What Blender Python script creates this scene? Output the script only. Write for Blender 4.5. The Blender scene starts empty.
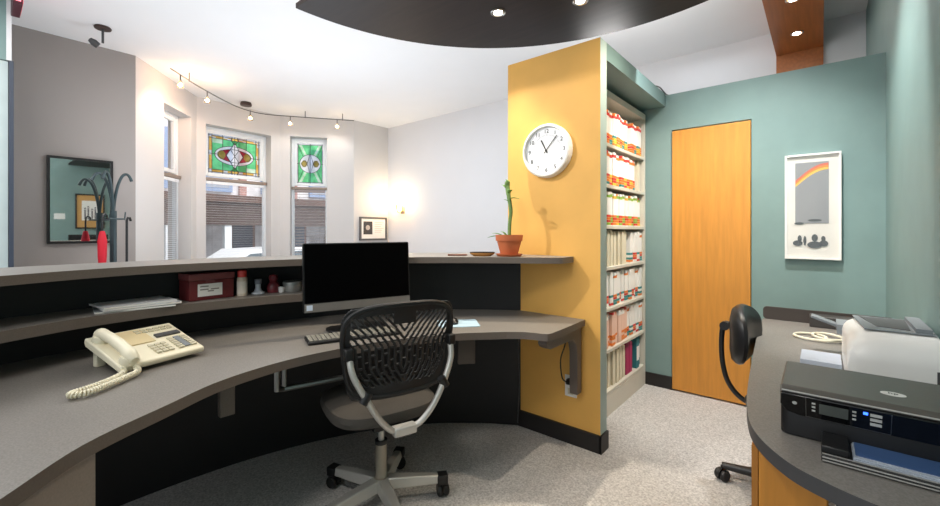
import bpy, bmesh, math, random
from mathutils import Vector, Matrix
R = math.radians
PI = math.pi
random.seed(7)
sc = bpy.context.scene
col = sc.collection

# ------------------------------------------------------------------ camera
cam_d = bpy.data.cameras.new('camera'); cam = bpy.data.objects.new('camera', cam_d); col.objects.link(cam)
cam.location = (0, 0, 1.25); cam.rotation_euler = (R(90), 0, R(40.03))
cam_d.sensor_width = 36; cam_d.lens = 36 * 418 / 940; cam_d.shift_y = -22 / 940
cam_d.clip_start = 0.02; cam_d.clip_end = 200
sc.camera = cam

# ------------------------------------------------------------------ world, exposure
world = bpy.data.worlds.new('overcast_sky'); sc.world = world; world.use_nodes = True
wn = world.node_tree.nodes; wl = world.node_tree.links
bg = wn['Background']; bg.inputs['Strength'].default_value = 0.95
geo = wn.new('ShaderNodeTexCoord'); sep = wn.new('ShaderNodeSeparateXYZ'); ramp = wn.new('ShaderNodeValToRGB')
wl.new(geo.outputs['Generated'], sep.inputs[0]); wl.new(sep.outputs['Z'], ramp.inputs[0]); wl.new(ramp.outputs[0], bg.inputs['Color'])
ramp.color_ramp.elements[0].position = 0.0; ramp.color_ramp.elements[0].color = (0.80, 0.84, 0.90, 1)
ramp.color_ramp.elements[1].position = 0.6; ramp.color_ramp.elements[1].color = (0.90, 0.95, 1.0, 1)
vs = sc.view_settings
vs.view_transform = 'Standard'; vs.look = 'None'; vs.gamma = 1; vs.use_curve_mapping = False
vs.exposure = 0.55

def light(name, kind, loc, energy, color=(1, 1, 1), target=None, size=0.05, spot=100, blend=0.6, size_y=None):
    d = bpy.data.lights.new(name, kind); o = bpy.data.objects.new(name, d); col.objects.link(o)
    o.location = loc; d.energy = energy; d.color = color
    if kind == 'AREA':
        d.shape = 'RECTANGLE'; d.size = size; d.size_y = size_y or size
    else:
        d.shadow_soft_size = size
    if kind == 'SPOT':
        d.spot_size = R(spot); d.spot_blend = blend
    v = (Vector(target) - Vector(loc)) if target else Vector((0, 0, -1))
    o.rotation_euler = v.to_track_quat('-Z', 'Y').to_euler()
    return o
WARM = (1.0, 0.86, 0.68); NEUT = (1.0, 0.97, 0.94)
sun = light('facade_fill_sun', 'SUN', (0, 0, 20), 2.3, (1, .98, .96), target=(-6.5, -1.5, 12.5))  # soft sun added to brighten the facade across the street
sun.data.angle = R(25)
# fill area lights without fixtures, added in lobby, entry, corridor and behind the camera
light('lobby_fill', 'AREA', (-4.0, 2.6, 3.1), 30, (.86, .93, 1), size=1.6)
light('ceiling_fill_lobby', 'AREA', (-4.0, 2.2, .85), 30, (.82, .90, 1), target=(-4.0, 2.2, 9), size=1.4)  # unseen, added low behind the counter to lift the lobby ceiling
light('entry_fill', 'AREA', (-3.6, -0.6, 3.1), 40, (1, .97, .95), size=1.2)
light('desk_fill', 'AREA', (-0.9, -0.7, 3.0), 16, (1, .95, .88), target=(-1.35, 2.27, 1.3), size=.5)  # added frontal fill for the yellow panel and the desk
light('corridor_fill', 'AREA', (-0.9, 4.35, 3.1), 2.5, (.85, .92, 1), size=.8)
light('lobby_spot', 'SPOT', (-2.7, .1, 3.12), 120, (1, .93, .84), target=(-1.25, 2.27, 1.35), size=.04, spot=42, blend=.7)
# uplights added over the canopy and the filing alcove to brighten the ceiling
def uplight(name, loc, energy, sx, sy, color=(1, .97, .95)):
    return light(name, 'AREA', loc, energy, color, target=(loc[0], loc[1], 9), size=sx, size_y=sy)
uplight('ceiling_fill_canopy', (-1.0, 1.9, 2.66), 24, 1.8, .6, (.95, .97, 1))
uplight('ceiling_fill_alcove', (-1.3, 3.28, 2.38), 6, .3, .45)

# ------------------------------------------------------------------ materials
def lin(h):
    h = h.lstrip('#'); c = [int(h[i:i + 2], 16) / 255 for i in (0, 2, 4)]
    return tuple(x / 12.92 if x <= .04045 else ((x + .055) / 1.055) ** 2.4 for x in c) + (1,)
MATS = {}
def mat(name, color, rough=.5, metal=0, noise=None, bump=0, bscale=200, spec=.5, coat=0, stretch=None):
    if name in MATS: return MATS[name]
    m = bpy.data.materials.new(name); m.use_nodes = True
    nt = m.node_tree; b = nt.nodes['Principled BSDF']
    c = lin(color); b.inputs['Base Color'].default_value = c
    b.inputs['Roughness'].default_value = rough; b.inputs['Metallic'].default_value = metal
    b.inputs['Specular IOR Level'].default_value = spec
    if coat: b.inputs['Coat Weight'].default_value = coat; b.inputs['Coat Roughness'].default_value = .08
    tc = nt.nodes.new('ShaderNodeTexCoord'); mp = nt.nodes.new('ShaderNodeMapping')
    nt.links.new(tc.outputs['Object'], mp.inputs[0])
    if stretch: mp.inputs['Scale'].default_value = stretch
    sca, amt = noise or (6, .04)
    n = nt.nodes.new('ShaderNodeTexNoise'); n.inputs['Scale'].default_value = sca; n.inputs['Detail'].default_value = 4
    nt.links.new(mp.outputs[0], n.inputs['Vector'])
    r = nt.nodes.new('ShaderNodeValToRGB')
    r.color_ramp.elements[0].position = .3; r.color_ramp.elements[1].position = .7
    r.color_ramp.elements[0].color = tuple(x * (1 - amt) for x in c[:3]) + (1,)
    r.color_ramp.elements[1].color = tuple(min(1, x * (1 + amt)) for x in c[:3]) + (1,)
    nt.links.new(n.outputs['Fac'], r.inputs[0]); nt.links.new(r.outputs[0], b.inputs['Base Color'])
    if bump:
        n2 = nt.nodes.new('ShaderNodeTexNoise'); n2.inputs['Scale'].default_value = bscale
        nt.links.new(tc.outputs['Object'], n2.inputs['Vector'])
        bp = nt.nodes.new('ShaderNodeBump'); bp.inputs['Strength'].default_value = bump; bp.inputs['Distance'].default_value = .01
        nt.links.new(n2.outputs['Fac'], bp.inputs['Height']); nt.links.new(bp.outputs[0], b.inputs['Normal'])
    MATS[name] = m; return m
def emit(name, color, s):
    if name in MATS: return MATS[name]
    m = bpy.data.materials.new(name); m.use_nodes = True; b = m.node_tree.nodes['Principled BSDF']
    b.inputs['Base Color'].default_value = lin(color)
    b.inputs['Emission Color'].default_value = lin(color); b.inputs['Emission Strength'].default_value = s
    MATS[name] = m; return m
def glass(name, color='#ffffff', trans=.9, rough=.02):
    """thin pane: tinted see-through with a little reflection"""
    if name in MATS: return MATS[name]
    m = bpy.data.materials.new(name); m.use_nodes = True; nt = m.node_tree
    for n in list(nt.nodes):
        if n.type != 'OUTPUT_MATERIAL': nt.nodes.remove(n)
    out = [n for n in nt.nodes if n.type == 'OUTPUT_MATERIAL'][0]
    t = nt.nodes.new('ShaderNodeBsdfTransparent'); t.inputs[0].default_value = lin(color)
    g = nt.nodes.new('ShaderNodeBsdfGlossy'); g.inputs['Roughness'].default_value = rough
    mx = nt.nodes.new('ShaderNodeMixShader'); mx.inputs[0].default_value = 1 - trans
    nt.links.new(t.outputs[0], mx.inputs[1]); nt.links.new(g.outputs[0], mx.inputs[2]); nt.links.new(mx.outputs[0], out.inputs[0])
    MATS[name] = m; return m
def stained(name, color):
    if name in MATS: return MATS[name]
    m = bpy.data.materials.new(name); m.use_nodes = True; nt = m.node_tree
    for n in list(nt.nodes):
        if n.type != 'OUTPUT_MATERIAL': nt.nodes.remove(n)
    out = [n for n in nt.nodes if n.type == 'OUTPUT_MATERIAL'][0]
    c = lin(color)
    tc = nt.nodes.new('ShaderNodeTexCoord'); no = nt.nodes.new('ShaderNodeTexNoise'); no.inputs['Scale'].default_value = 9
    r = nt.nodes.new('ShaderNodeValToRGB'); r.color_ramp.elements[0].position = .35; r.color_ramp.elements[1].position = .65
    r.color_ramp.elements[0].color = tuple(x * .75 for x in c[:3]) + (1,)
    r.color_ramp.elements[1].color = tuple(min(1, x * 1.15 + .04) for x in c[:3]) + (1,)
    nt.links.new(tc.outputs['Object'], no.inputs['Vector']); nt.links.new(no.outputs['Fac'], r.inputs[0])
    t = nt.nodes.new('ShaderNodeBsdfTransparent'); l = nt.nodes.new('ShaderNodeBsdfTranslucent')
    nt.links.new(r.outputs[0], t.inputs[0]); nt.links.new(r.outputs[0], l.inputs[0])
    mx = nt.nodes.new('ShaderNodeMixShader'); mx.inputs[0].default_value = .45
    nt.links.new(t.outputs[0], mx.inputs[1]); nt.links.new(l.outputs[0], mx.inputs[2]); nt.links.new(mx.outputs[0], out.inputs[0])
    MATS[name] = m; return m

M_ceil = mat('ceiling_white', '#EDECEC', .9, noise=(3, .008))
M_white = mat('wall_white', '#DEDDDE', .85, noise=(3, .008))
M_lobby = mat('wall_warm_grey', '#CBC8C6', .85, noise=(3, .008))
M_greige = mat('wall_greige', '#A29A95', .85, noise=(3, .008))
M_teal = mat('wall_teal', '#7E9794', .5, spec=.3)
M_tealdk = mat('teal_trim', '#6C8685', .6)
M_yel = mat('wall_yellow', '#E3AE58', .6)
M_door = mat('wood_door', '#CB8B38', .45, noise=(5, .10), stretch=(9, 9, .7))
M_beam = mat('wood_beam', '#A5602F', .4, noise=(5, .15), stretch=(8, .6, 8))
M_ped = mat('wood_pedestal', '#C07F2C', .45, noise=(5, .10), stretch=(9, 9, .7))
M_carpet = mat('carpet', '#C2BFBC', .95, noise=(120, .32), bump=.5, bscale=260, spec=.1)
M_base = mat('baseboard_black', '#1D1A1A', .5)
M_lam = mat('laminate_grey', '#7A7671', .42, noise=(220, .22))
M_lamedge = mat('laminate_edge', '#675D55', .5, noise=(260, .1))
M_black = mat('panel_black', '#121214', .55, noise=(3, .1))
M_blk = mat('plastic_black', '#141415', .4)
M_blkg = mat('gloss_black', '#08080A', .08)
M_screen = mat('screen_black', '#010102', .5, spec=.05)
M_dgrey = mat('plastic_dark_grey', '#4A4B4C', .5)
M_silver = mat('metal_silver', '#C9C7C1', .4, metal=.55)
M_steel = mat('steel', '#8C8B88', .3, metal=.9)
M_cream = mat('phone_cream', '#E6DFC6', .45)
M_creamd = mat('phone_keys', '#C9C2AA', .5)
M_creamt = mat('phone_tan', '#D9C79C', .5)
M_shelf = mat('metal_shelving', '#CBC6B8', .5)
M_paper = mat('paper_white', '#EDEBE6', .8)
M_manila = mat('manila', '#D6CDB4', .8)
M_whitep = mat('white_plastic', '#E9E8E4', .35)
M_winf = mat('window_frame_white', '#E4E8EA', .5)
M_rail = mat('rail_wood', '#8D7F73', .5)
M_blind = mat('blind_slat', '#E2E4E8', .5)
M_blindd = mat('blind_slat_grey', '#8F8584', .5)
M_mirror = mat('mirror_glass', '#E8F0F0', .02, metal=1, noise=(1, 0))
M_disc = mat('canopy_wenge', '#251B18', .45, spec=.2, noise=(4, .25), stretch=(.7, 6, 1))
M_terra = mat('terracotta', '#B9643A', .7)
M_soil = mat('soil', '#3A2B20', .95)
M_green = mat('leaf_green', '#5F8F35', .5)
M_stem = mat('stem_green', '#6E8A4C', .7, noise=(40, .2))
M_red = mat('red_fabric', '#C8102A', .6)
M_coat = mat('coat_stand_grey', '#3C4A4E', .35, metal=.3)
M_maroon = mat('maroon_box', '#6C2528', .5)
M_maroonl = mat('maroon_lid', '#7C4142', .5)
M_ink = mat('ink', '#2B2B2B', .7)
M_seat = mat('seat_fabric', '#4A4641', .9, bump=.3)
M_mesh = mat('backrest_black', '#121213', .45)
M_bulb = emit('bulb_warm', '#FFF0D2', 25)
M_bulbw = emit('bulb_white', '#FFF6E6', 40)
M_orange = mat('tab_orange', '#E2813A', .7); M_redt = mat('tab_red', '#D2403A', .7); M_yelt = mat('tab_yellow', '#E4B93F', .7)
M_greent = mat('tab_green', '#8DB54A', .7); M_tealt = mat('tab_teal', '#3E8C8C', .7); M_pinkt = mat('folder_pink', '#E8C2AE', .8)
M_mag = mat('binder_magenta', '#A8285A', .5); M_bteal = mat('binder_teal', '#2E7078', .5)
M_cable = mat('cable_white', '#E3DDC8', .5)
M_blue = mat('paper_blue', '#AAB2BE', .6); M_tray = mat('printer_grey', '#7C8286', .5)
M_chair2 = mat('chair_black', '#1B1B1D', .35)
M_blued = mat('paper_tray_blue', '#3D5A86', .5)
M_led = emit('indicator_blue', '#3060FF', 3)
M_lcd = mat('lcd_grey', '#585C58', .3)

# ------------------------------------------------------------------ mesh builder
BASE = {}
class MB:
    def __init__(s): s.v = []; s.f = []; s.mi = []; s.sm = []
    def add(s, verts, faces, m=0, M=None, smooth=False):
        k = len(s.v)
        for p in verts:
            p = Vector(p); s.v.append(M @ p if M else p)
        for f in faces: s.f.append([i + k for i in f]); s.mi.append(m); s.sm.append(smooth)
        return s
    def box(s, a, b, m=0, M=None):
        x0, y0, z0 = a; x1, y1, z1 = b
        v = [(x0, y0, z0), (x1, y0, z0), (x1, y1, z0), (x0, y1, z0), (x0, y0, z1), (x1, y0, z1), (x1, y1, z1), (x0, y1, z1)]
        return s.add(v, [(0, 3, 2, 1), (4, 5, 6, 7), (0, 1, 5, 4), (1, 2, 6, 5), (2, 3, 7, 6), (3, 0, 4, 7)], m, M)
    def prism(s, poly, z0, z1, m=0, M=None, smooth=False):
        a = sum(poly[i][0] * poly[(i + 1) % len(poly)][1] - poly[(i + 1) % len(poly)][0] * poly[i][1] for i in range(len(poly)))
        if a < 0: poly = poly[::-1]
        n = len(poly)
        s.add([(x, y, z0) for x, y in poly] + [(x, y, z1) for x, y in poly],
              [tuple(range(n))[::-1], tuple(range(n, 2 * n))] + [(i, (i + 1) % n, n + (i + 1) % n, n + i) for i in range(n)], m, M, smooth)
        return s
    def band(s, A, B, z0, z1, m=0, mtop=None):
        """solid strip between two polylines of equal length"""
        n = len(A)
        v = [(x, y, z0) for x, y in A] + [(x, y, z0) for x, y in B] + [(x, y, z1) for x, y in A] + [(x, y, z1) for x, y in B]
        side = []; top = []
        for i in range(n - 1):
            side += [(i, i + 1, 2 * n + i + 1, 2 * n + i), (n + i + 1, n + i, 3 * n + i, 3 * n + i + 1), (i + 1, i, n + i, n + i + 1)]
            top.append((2 * n + i, 2 * n + i + 1, 3 * n + i + 1, 3 * n + i))
        side += [(0, 2 * n, 3 * n, n), (n - 1, 2 * n - 1, 4 * n - 1, 3 * n - 1)]
        k = len(s.v); s.add(v, side, m); 
        for f in top: s.f.append([i + k for i in f]); s.mi.append(m if mtop is None else mtop); s.sm.append(False)
        return s
    def tube(s, path, r, n=10, m=0, M=None, closed=False):
        P = [Vector(p) for p in path]; N = len(P)
        rs = r if isinstance(r, (list, tuple)) else [r] * N
        vs_ = []; up = None
        for i in range(N):
            if closed: t = (P[(i + 1) % N] - P[i - 1])
            else: t = P[min(i + 1, N - 1)] - P[max(i - 1, 0)]
            t.normalize()
            if up is None:
                up = Vector((0, 0, 1)) if abs(t.z) < .9 else Vector((1, 0, 0))
            a = (up - t * up.dot(t))
            if a.length < 1e-6: a = t.orthogonal()
            a.normalize(); b = t.cross(a); up = a
            for k in range(n):
                q = 2 * PI * k / n
                vs_.append(P[i] + (a * math.cos(q) + b * math.sin(q)) * rs[i])
        fs = []
        for i in range(N if closed else N - 1):
            j = (i + 1) % N
            for k in range(n):
                l = (k + 1) % n; fs.append((i * n + k, i * n + l, j * n + l, j * n + k))
        if not closed: fs += [tuple(range(n))[::-1], tuple((N - 1) * n + k for k in range(n))]
        return s.add(vs_, fs, m, M, True)
    def lathe(s, prof, n=24, m=0, M=None, axis=(0, 0, 0)):
        vs_ = []; fs = []; N = len(prof)
        for r, z in prof:
            for k in range(n):
                q = 2 * PI * k / n; vs_.append((axis[0] + r * math.cos(q), axis[1] + r * math.sin(q), axis[2] + z))
        for i in range(N - 1):
            for k in range(n):
                l = (k + 1) % n; fs.append((i * n + k, i * n + l, (i + 1) * n + l, (i + 1) * n + k))
        fs += [tuple(range(n))[::-1], tuple((N - 1) * n + k for k in range(n))]
        return s.add(vs_, fs, m, M, True)
    def text(s, body, size, M, m=0, ext=.0006):
        c = bpy.data.curves.new('t', 'FONT'); c.body = body; c.size = size; c.extrude = ext
        c.align_x = 'CENTER'; c.align_y = 'CENTER'
        o = bpy.data.objects.new('t', c); col.objects.link(o)
        dg = bpy.context.evaluated_depsgraph_get(); me = bpy.data.meshes.new_from_object(o.evaluated_get(dg))
        s.add([v.co for v in me.vertices], [tuple(p.vertices) for p in me.polygons], m, M)
        bpy.data.objects.remove(o); bpy.data.curves.remove(c); bpy.data.meshes.remove(me); return s
    def build(s, name, mats, parent=None, bevel=0, seg=2, local=False, fix=True):
        if not isinstance(mats, (list, tuple)): mats = [mats]
        base = Vector((0, 0, 0))
        top = parent is None
        if top and not local:
            xs = [p.x for p in s.v]; ys = [p.y for p in s.v]; zs = [p.z for p in s.v]
            base = Vector(((min(xs) + max(xs)) / 2, (min(ys) + max(ys)) / 2, min(zs)))
        elif not top and not local:
            base = BASE.get(parent.name, Vector((0, 0, 0)))
        me = bpy.data.meshes.new(name)
        me.from_pydata([p - base for p in s.v], [], s.f)
        for m in mats: me.materials.append(m)
        for p, mi, sm in zip(me.polygons, s.mi, s.sm): p.material_index = mi; p.use_smooth = sm
        me.validate(); me.update()
        bm = bmesh.new(); bm.from_mesh(me)
        if fix: bmesh.ops.recalc_face_normals(bm, faces=bm.faces)
        bm.to_mesh(me); bm.free()
        me.set_sharp_from_angle(angle=R(40))
        o = bpy.data.objects.new(name, me); col.objects.link(o)
        if parent is not None: o.parent = parent
        if top: o.location = base
        BASE[o.name] = base
        if bevel:
            b = o.modifiers.new('bevel', 'BEVEL'); b.width = bevel; b.segments = seg; b.limit_method = 'ANGLE'; b.angle_limit = R(40)
            b.harden_normals = False
        return o
def tag(o, label=None, cat=None, group=None, kind=None):
    if label: o['label'] = label
    if cat: o['category'] = cat
    if group: o['group'] = group
    if kind: o['kind'] = kind
    return o
def thing(name, label, cat, loc=(0, 0, 0), rz=0, group=None, kind=None):
    o = bpy.data.objects.new(name, None); col.objects.link(o); o.location = loc; o.rotation_euler = (0, 0, rz)
    o.empty_display_size = .1; BASE[o.name] = Vector(loc)
    return tag(o, label, cat, group, kind)
def struct(name, mb, mats, label=None, bevel=0):
    return tag(mb.build(name, mats, bevel=bevel), label=label, cat='room', kind='structure')
def copy_tree(o, parent=None):
    c = o.copy(); col.objects.link(c)
    if parent: c.parent = parent
    for ch in list(o.children): copy_tree(ch, c)
    return c
def spline(P, n=8):
    P = [Vector(p) for p in P]; out = []
    for i in range(len(P) - 1):
        a = P[i - 1] if i else 2 * P[0] - P[1]; b = P[i]; c = P[i + 1]; d = P[i + 2] if i + 2 < len(P) else 2 * P[-1] - P[-2]
        for k in range(n):
            t = k / n
            out.append(.5 * ((2 * b) + (c - a) * t + (2 * a - 5 * b + 4 * c - d) * t * t + (3 * b - a - 3 * c + d) * t ** 3))
    out.append(P[-1]); return [tuple(p) for p in out]
def resample(P, n):
    P = [Vector(p) for p in P]; L = [0]
    for a, b in zip(P, P[1:]): L.append(L[-1] + (b - a).length)
    out = []; j = 0
    for i in range(n):
        t = L[-1] * i / (n - 1)
        while j < len(P) - 2 and L[j + 1] < t: j += 1
        u = (t - L[j]) / max(1e-9, L[j + 1] - L[j]); out.append(tuple(P[j].lerp(P[j + 1], min(1, u))))
    return out
def offset(P, d):
    out = []
    for i in range(len(P)):
        a = Vector(P[max(0, i - 1)]); b = Vector(P[min(len(P) - 1, i + 1)]); t = (b - a).normalized()
        out.append((P[i][0] - t.y * d, P[i][1] + t.x * d))
    return out
def rrect(x0, y0, x1, y1, r, n=5):
    out = []
    for cx, cy, a in ((x1 - r, y1 - r, 0), (x0 + r, y1 - r, 90), (x0 + r, y0 + r, 180), (x1 - r, y0 + r, 270)):
        for k in range(n + 1):
            q = R(a + 90 * k / n); out.append((cx + r * math.cos(q), cy + r * math.sin(q)))
    return out
T = Matrix.Translation
def RZ(a): return Matrix.Rotation(a, 4, 'Z')
def RX(a): return Matrix.Rotation(a, 4, 'X')
def RY(a): return Matrix.Rotation(a, 4, 'Y')
# local (x right, y up, z out) -> a wall face looking along -Y / +Y / +X / -X
FACE_S = lambda x, y, z: T((x, y, z)) @ RX(R(90))                 # faces -Y
FACE_E = lambda x, y, z: T((x, y, z)) @ RZ(R(90)) @ RX(R(90))     # faces +X
FACE_W = lambda x, y, z: T((x, y, z)) @ RZ(R(-90)) @ RX(R(90))    # faces -X

# ------------------------------------------------------------------ SETTING
CZ = 3.17
struct('floor', MB().box((-7.4, -1.8, -.12), (.5, 5.2, 0)), M_carpet, 'grey speckled carpet over the whole room')
struct('ceiling', MB().box((-7.4, -1.8, CZ), (.5, 5.2, CZ + .12)), M_ceil, 'smooth white ceiling')
struct('wall_back', MB().box((-6.35, 5.0, 0), (.5, 5.12, CZ)), M_white, 'pale white far wall of the waiting room')
struct('wall_right', MB().box((.30, -1.8, 0), (.42, 5.0, CZ)), M_teal, 'teal wall along the printer desk')
struct('wall_left', MB().box((-5.87, -1.8, 0), (-5.75, 1.15, CZ)), M_greige, 'warm grey wall carrying the mirror')
struct('wall_sconce', MB().box((-6.35, 4.25, 0), (-6.2, 5.0, CZ)), M_lobby, 'short warm white wall with the small framed print')
# bay walls with window openings
PA, PB, PC, PD = (-5.75, 1.15), (-6.83, 2.06), (-6.9, 3.3), (-6.2, 4.25)
def seg_frame(p, q):
    d = Vector((q[0] - p[0], q[1] - p[1], 0)); L = d.length; d.normalize(); n = Vector((-d.y, d.x, 0))   # n = outwards
    M = Matrix(((d.x, n.x, 0, p[0]), (d.y, n.y, 0, p[1]), (0, 0, 1, 0), (0, 0, 0, 1)))
    return M, L
def bay_wall(name, p, q, u0, u1, z0, z1, label):
    M, L = seg_frame(p, q); th = .29; mb = MB()
    mb.box((0, 0, 0), (u0, th, CZ), 0, M); mb.box((u1, 0, 0), (L, th, CZ), 0, M)
    mb.box((u0, 0, 0), (u1, th, z0), 0, M); mb.box((u0, 0, z1), (u1, th, CZ), 0, M)
    struct(name, mb, M_lobby, label); return M
W = {}
W[1] = bay_wall('wall_bay_left', PA, PB, .566, 1.247, .62, 2.83, 'bay wall with the narrow blind-covered window')
W[2] = bay_wall('wall_bay_front', PB, PC, .12, 1.085, .62, 2.81, 'middle bay wall with the wide window')
W[3] = bay_wall('wall_bay_right', PC, PD, .15, .74, .62, 2.84, 'right bay wall with the narrow window')
# partial-height teal partition with door opening
DX0, DX1, DZ = -.90, -.378, 2.045
mb = MB(); mb.box((-1.6, 3.55, 0), (DX0, 3.65, 2.33)); mb.box((DX1, 3.55, 0), (.3, 3.65, 2.33)); mb.box((DX0, 3.55, DZ), (DX1, 3.65, 2.33))
struct('wall_partition', mb, M_teal, 'teal partial-height partition with the wooden door')
mb = MB(); mb.box((-1.58, 2.27, 0), (-.95, 2.36, 2.34))
mb.mi = [0, 0, 0, 1, 2, 0]
struct('wall_yellow', mb, [M_yel, mat('jamb_lit', '#A9BBB8', .6), M_tealdk], 'mustard yellow panel carrying the clock')  # end face teal is lightened to stand for the light falling on it
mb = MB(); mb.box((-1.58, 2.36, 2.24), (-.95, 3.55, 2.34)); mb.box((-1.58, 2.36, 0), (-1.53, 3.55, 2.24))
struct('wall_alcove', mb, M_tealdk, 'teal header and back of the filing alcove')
struct('door_1', MB().box((DX0 + .004, 3.535, .012), (DX1 - .004, 3.6, DZ - .012)), M_door, 'plain honey wood door in the teal partition', bevel=.002)
mb = MB(); mb.box((-1.588, 2.256, 0), (-.942, 2.27, .1)); mb.box((-.95, 2.256, 0), (-.938, 2.36, .1))
struct('baseboard_yellow', mb, M_base, 'black baseboard under the yellow panel')
mb = MB(); mb.box((-1.10, 3.537, 0), (DX0, 3.55, .1)); mb.box((DX1, 3.537, 0), (.3, 3.55, .1)); mb.box((.288, 1.6, 0), (.3, 3.537, .1))
struct('baseboard_teal', mb, M_base, 'black baseboard under the teal walls')
# left entry: teal wall end with white corner and glazed door
mb = MB(); mb.box((-5.05, -1.8, 2.6), (-4.93, .185, CZ)); mb.box((-5.05, -1.8, 0), (-4.93, -.9, 2.6))
struct('wall_entry', mb, M_teal, 'teal wall end above the entry at the left edge')
struct('trim_1', MB().box((-5.06, .172, 2.6), (-4.915, .2, CZ)), M_white, 'white corner bead of the entry wall')
struct('trim_2', MB().box((-5.06, .185, 0), (-4.92, .212, 2.6)), mat('jamb_dark', '#3A4250', .4), 'dark jamb beside the entry door')
d2 = struct('door_2', MB().box((-5.02, -.9, .01), (-4.94, .182, 2.595)), mat('door_pale', '#B4C3C3', .35), 'pale grey entry door at the left edge')
# wooden ceiling strip
struct('trim_3', MB().box((-.33, 1.0, 2.93), (.016, 4.999, CZ)).box((-.33, 4.97, 0), (.016, 4.999, 2.93)), M_beam, 'long brown wooden strip running along the ceiling')

# ------------------------------------------------------------------ windows
def stained_panel(kind, w, h, nx, ny):
    """grid panel whose cells take the colour of the glass piece they belong to"""
    mb = MB(); V = [(w * i / nx, 0, h * j / ny) for j in range(ny + 1) for i in range(nx + 1)]
    F = []; mi = []
    for j in range(ny):
        for i in range(nx):
            u = ((i + .5) / nx - .5) * 2; v = ((j + .5) / ny - .5) * 2
            c = 0
            if kind == 'wide':
                if abs(u) > .95 or abs(v) > .93: c = 1                        # clear border
                elif abs(u) > .84 or abs(v) > .80: c = 2 if (i // 7 + j // 7) % 4 else 1
                else:
                    e = (u / .74) ** 2 + (v / .50) ** 2
                    if e < 1: c = 1
                    if (u / .62) ** 2 + (v / .34) ** 2 < 1 : c = 3
                    if abs(u) > .36 and (abs(u) - .5) ** 2 / .022 + v * v / .05 < 1: c = 5
                    if abs(u) / .32 + abs(v) / .68 < 1: c = 4
                    if c == 0 and abs(u) < .09 : c = 6
                    if c == 0 and u * v < 0 and abs(v) > .55 and abs(u) > .45: c = 7
            else:
                if abs(u) > .92 or abs(v) > .94: c = 1
                else:
                    e = (u / .80) ** 2 + (v / .46) ** 2
                    if e < 1: c = 1
                    if e < 1 and (abs(u) - .45) ** 2 / .05 + v * v / .03 < 1: c = 5
                    if abs(u) / .24 + abs(v) / .52 < 1: c = 4
                    if c == 0 and (abs(abs(u) - abs(v) * .8) < .10): c = 7
            F.append((j * (nx + 1) + i, j * (nx + 1) + i + 1, (j + 1) * (nx + 1) + i + 1, (j + 1) * (nx + 1) + i)); mi.append(c)
    mb.v = [Vector(p) for p in V]; mb.f = [list(f) for f in F]; mb.mi = mi; mb.sm = [False] * len(F)
    return mb
GL = [stained('glass_green', '#74DC92'), stained('glass_clear', '#F6FAFC'), stained('glass_amber', '#F6C060'), stained('glass_maroon', '#A83042'),
      stained('glass_white', '#FFFFFF'), stained('glass_olive', '#A8944A'), stained('glass_deep_green', '#2C9A50'), stained('glass_pale_green', '#D4F6CE')]
M_lead = mat('lead_came', '#26282A', .5)
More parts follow.
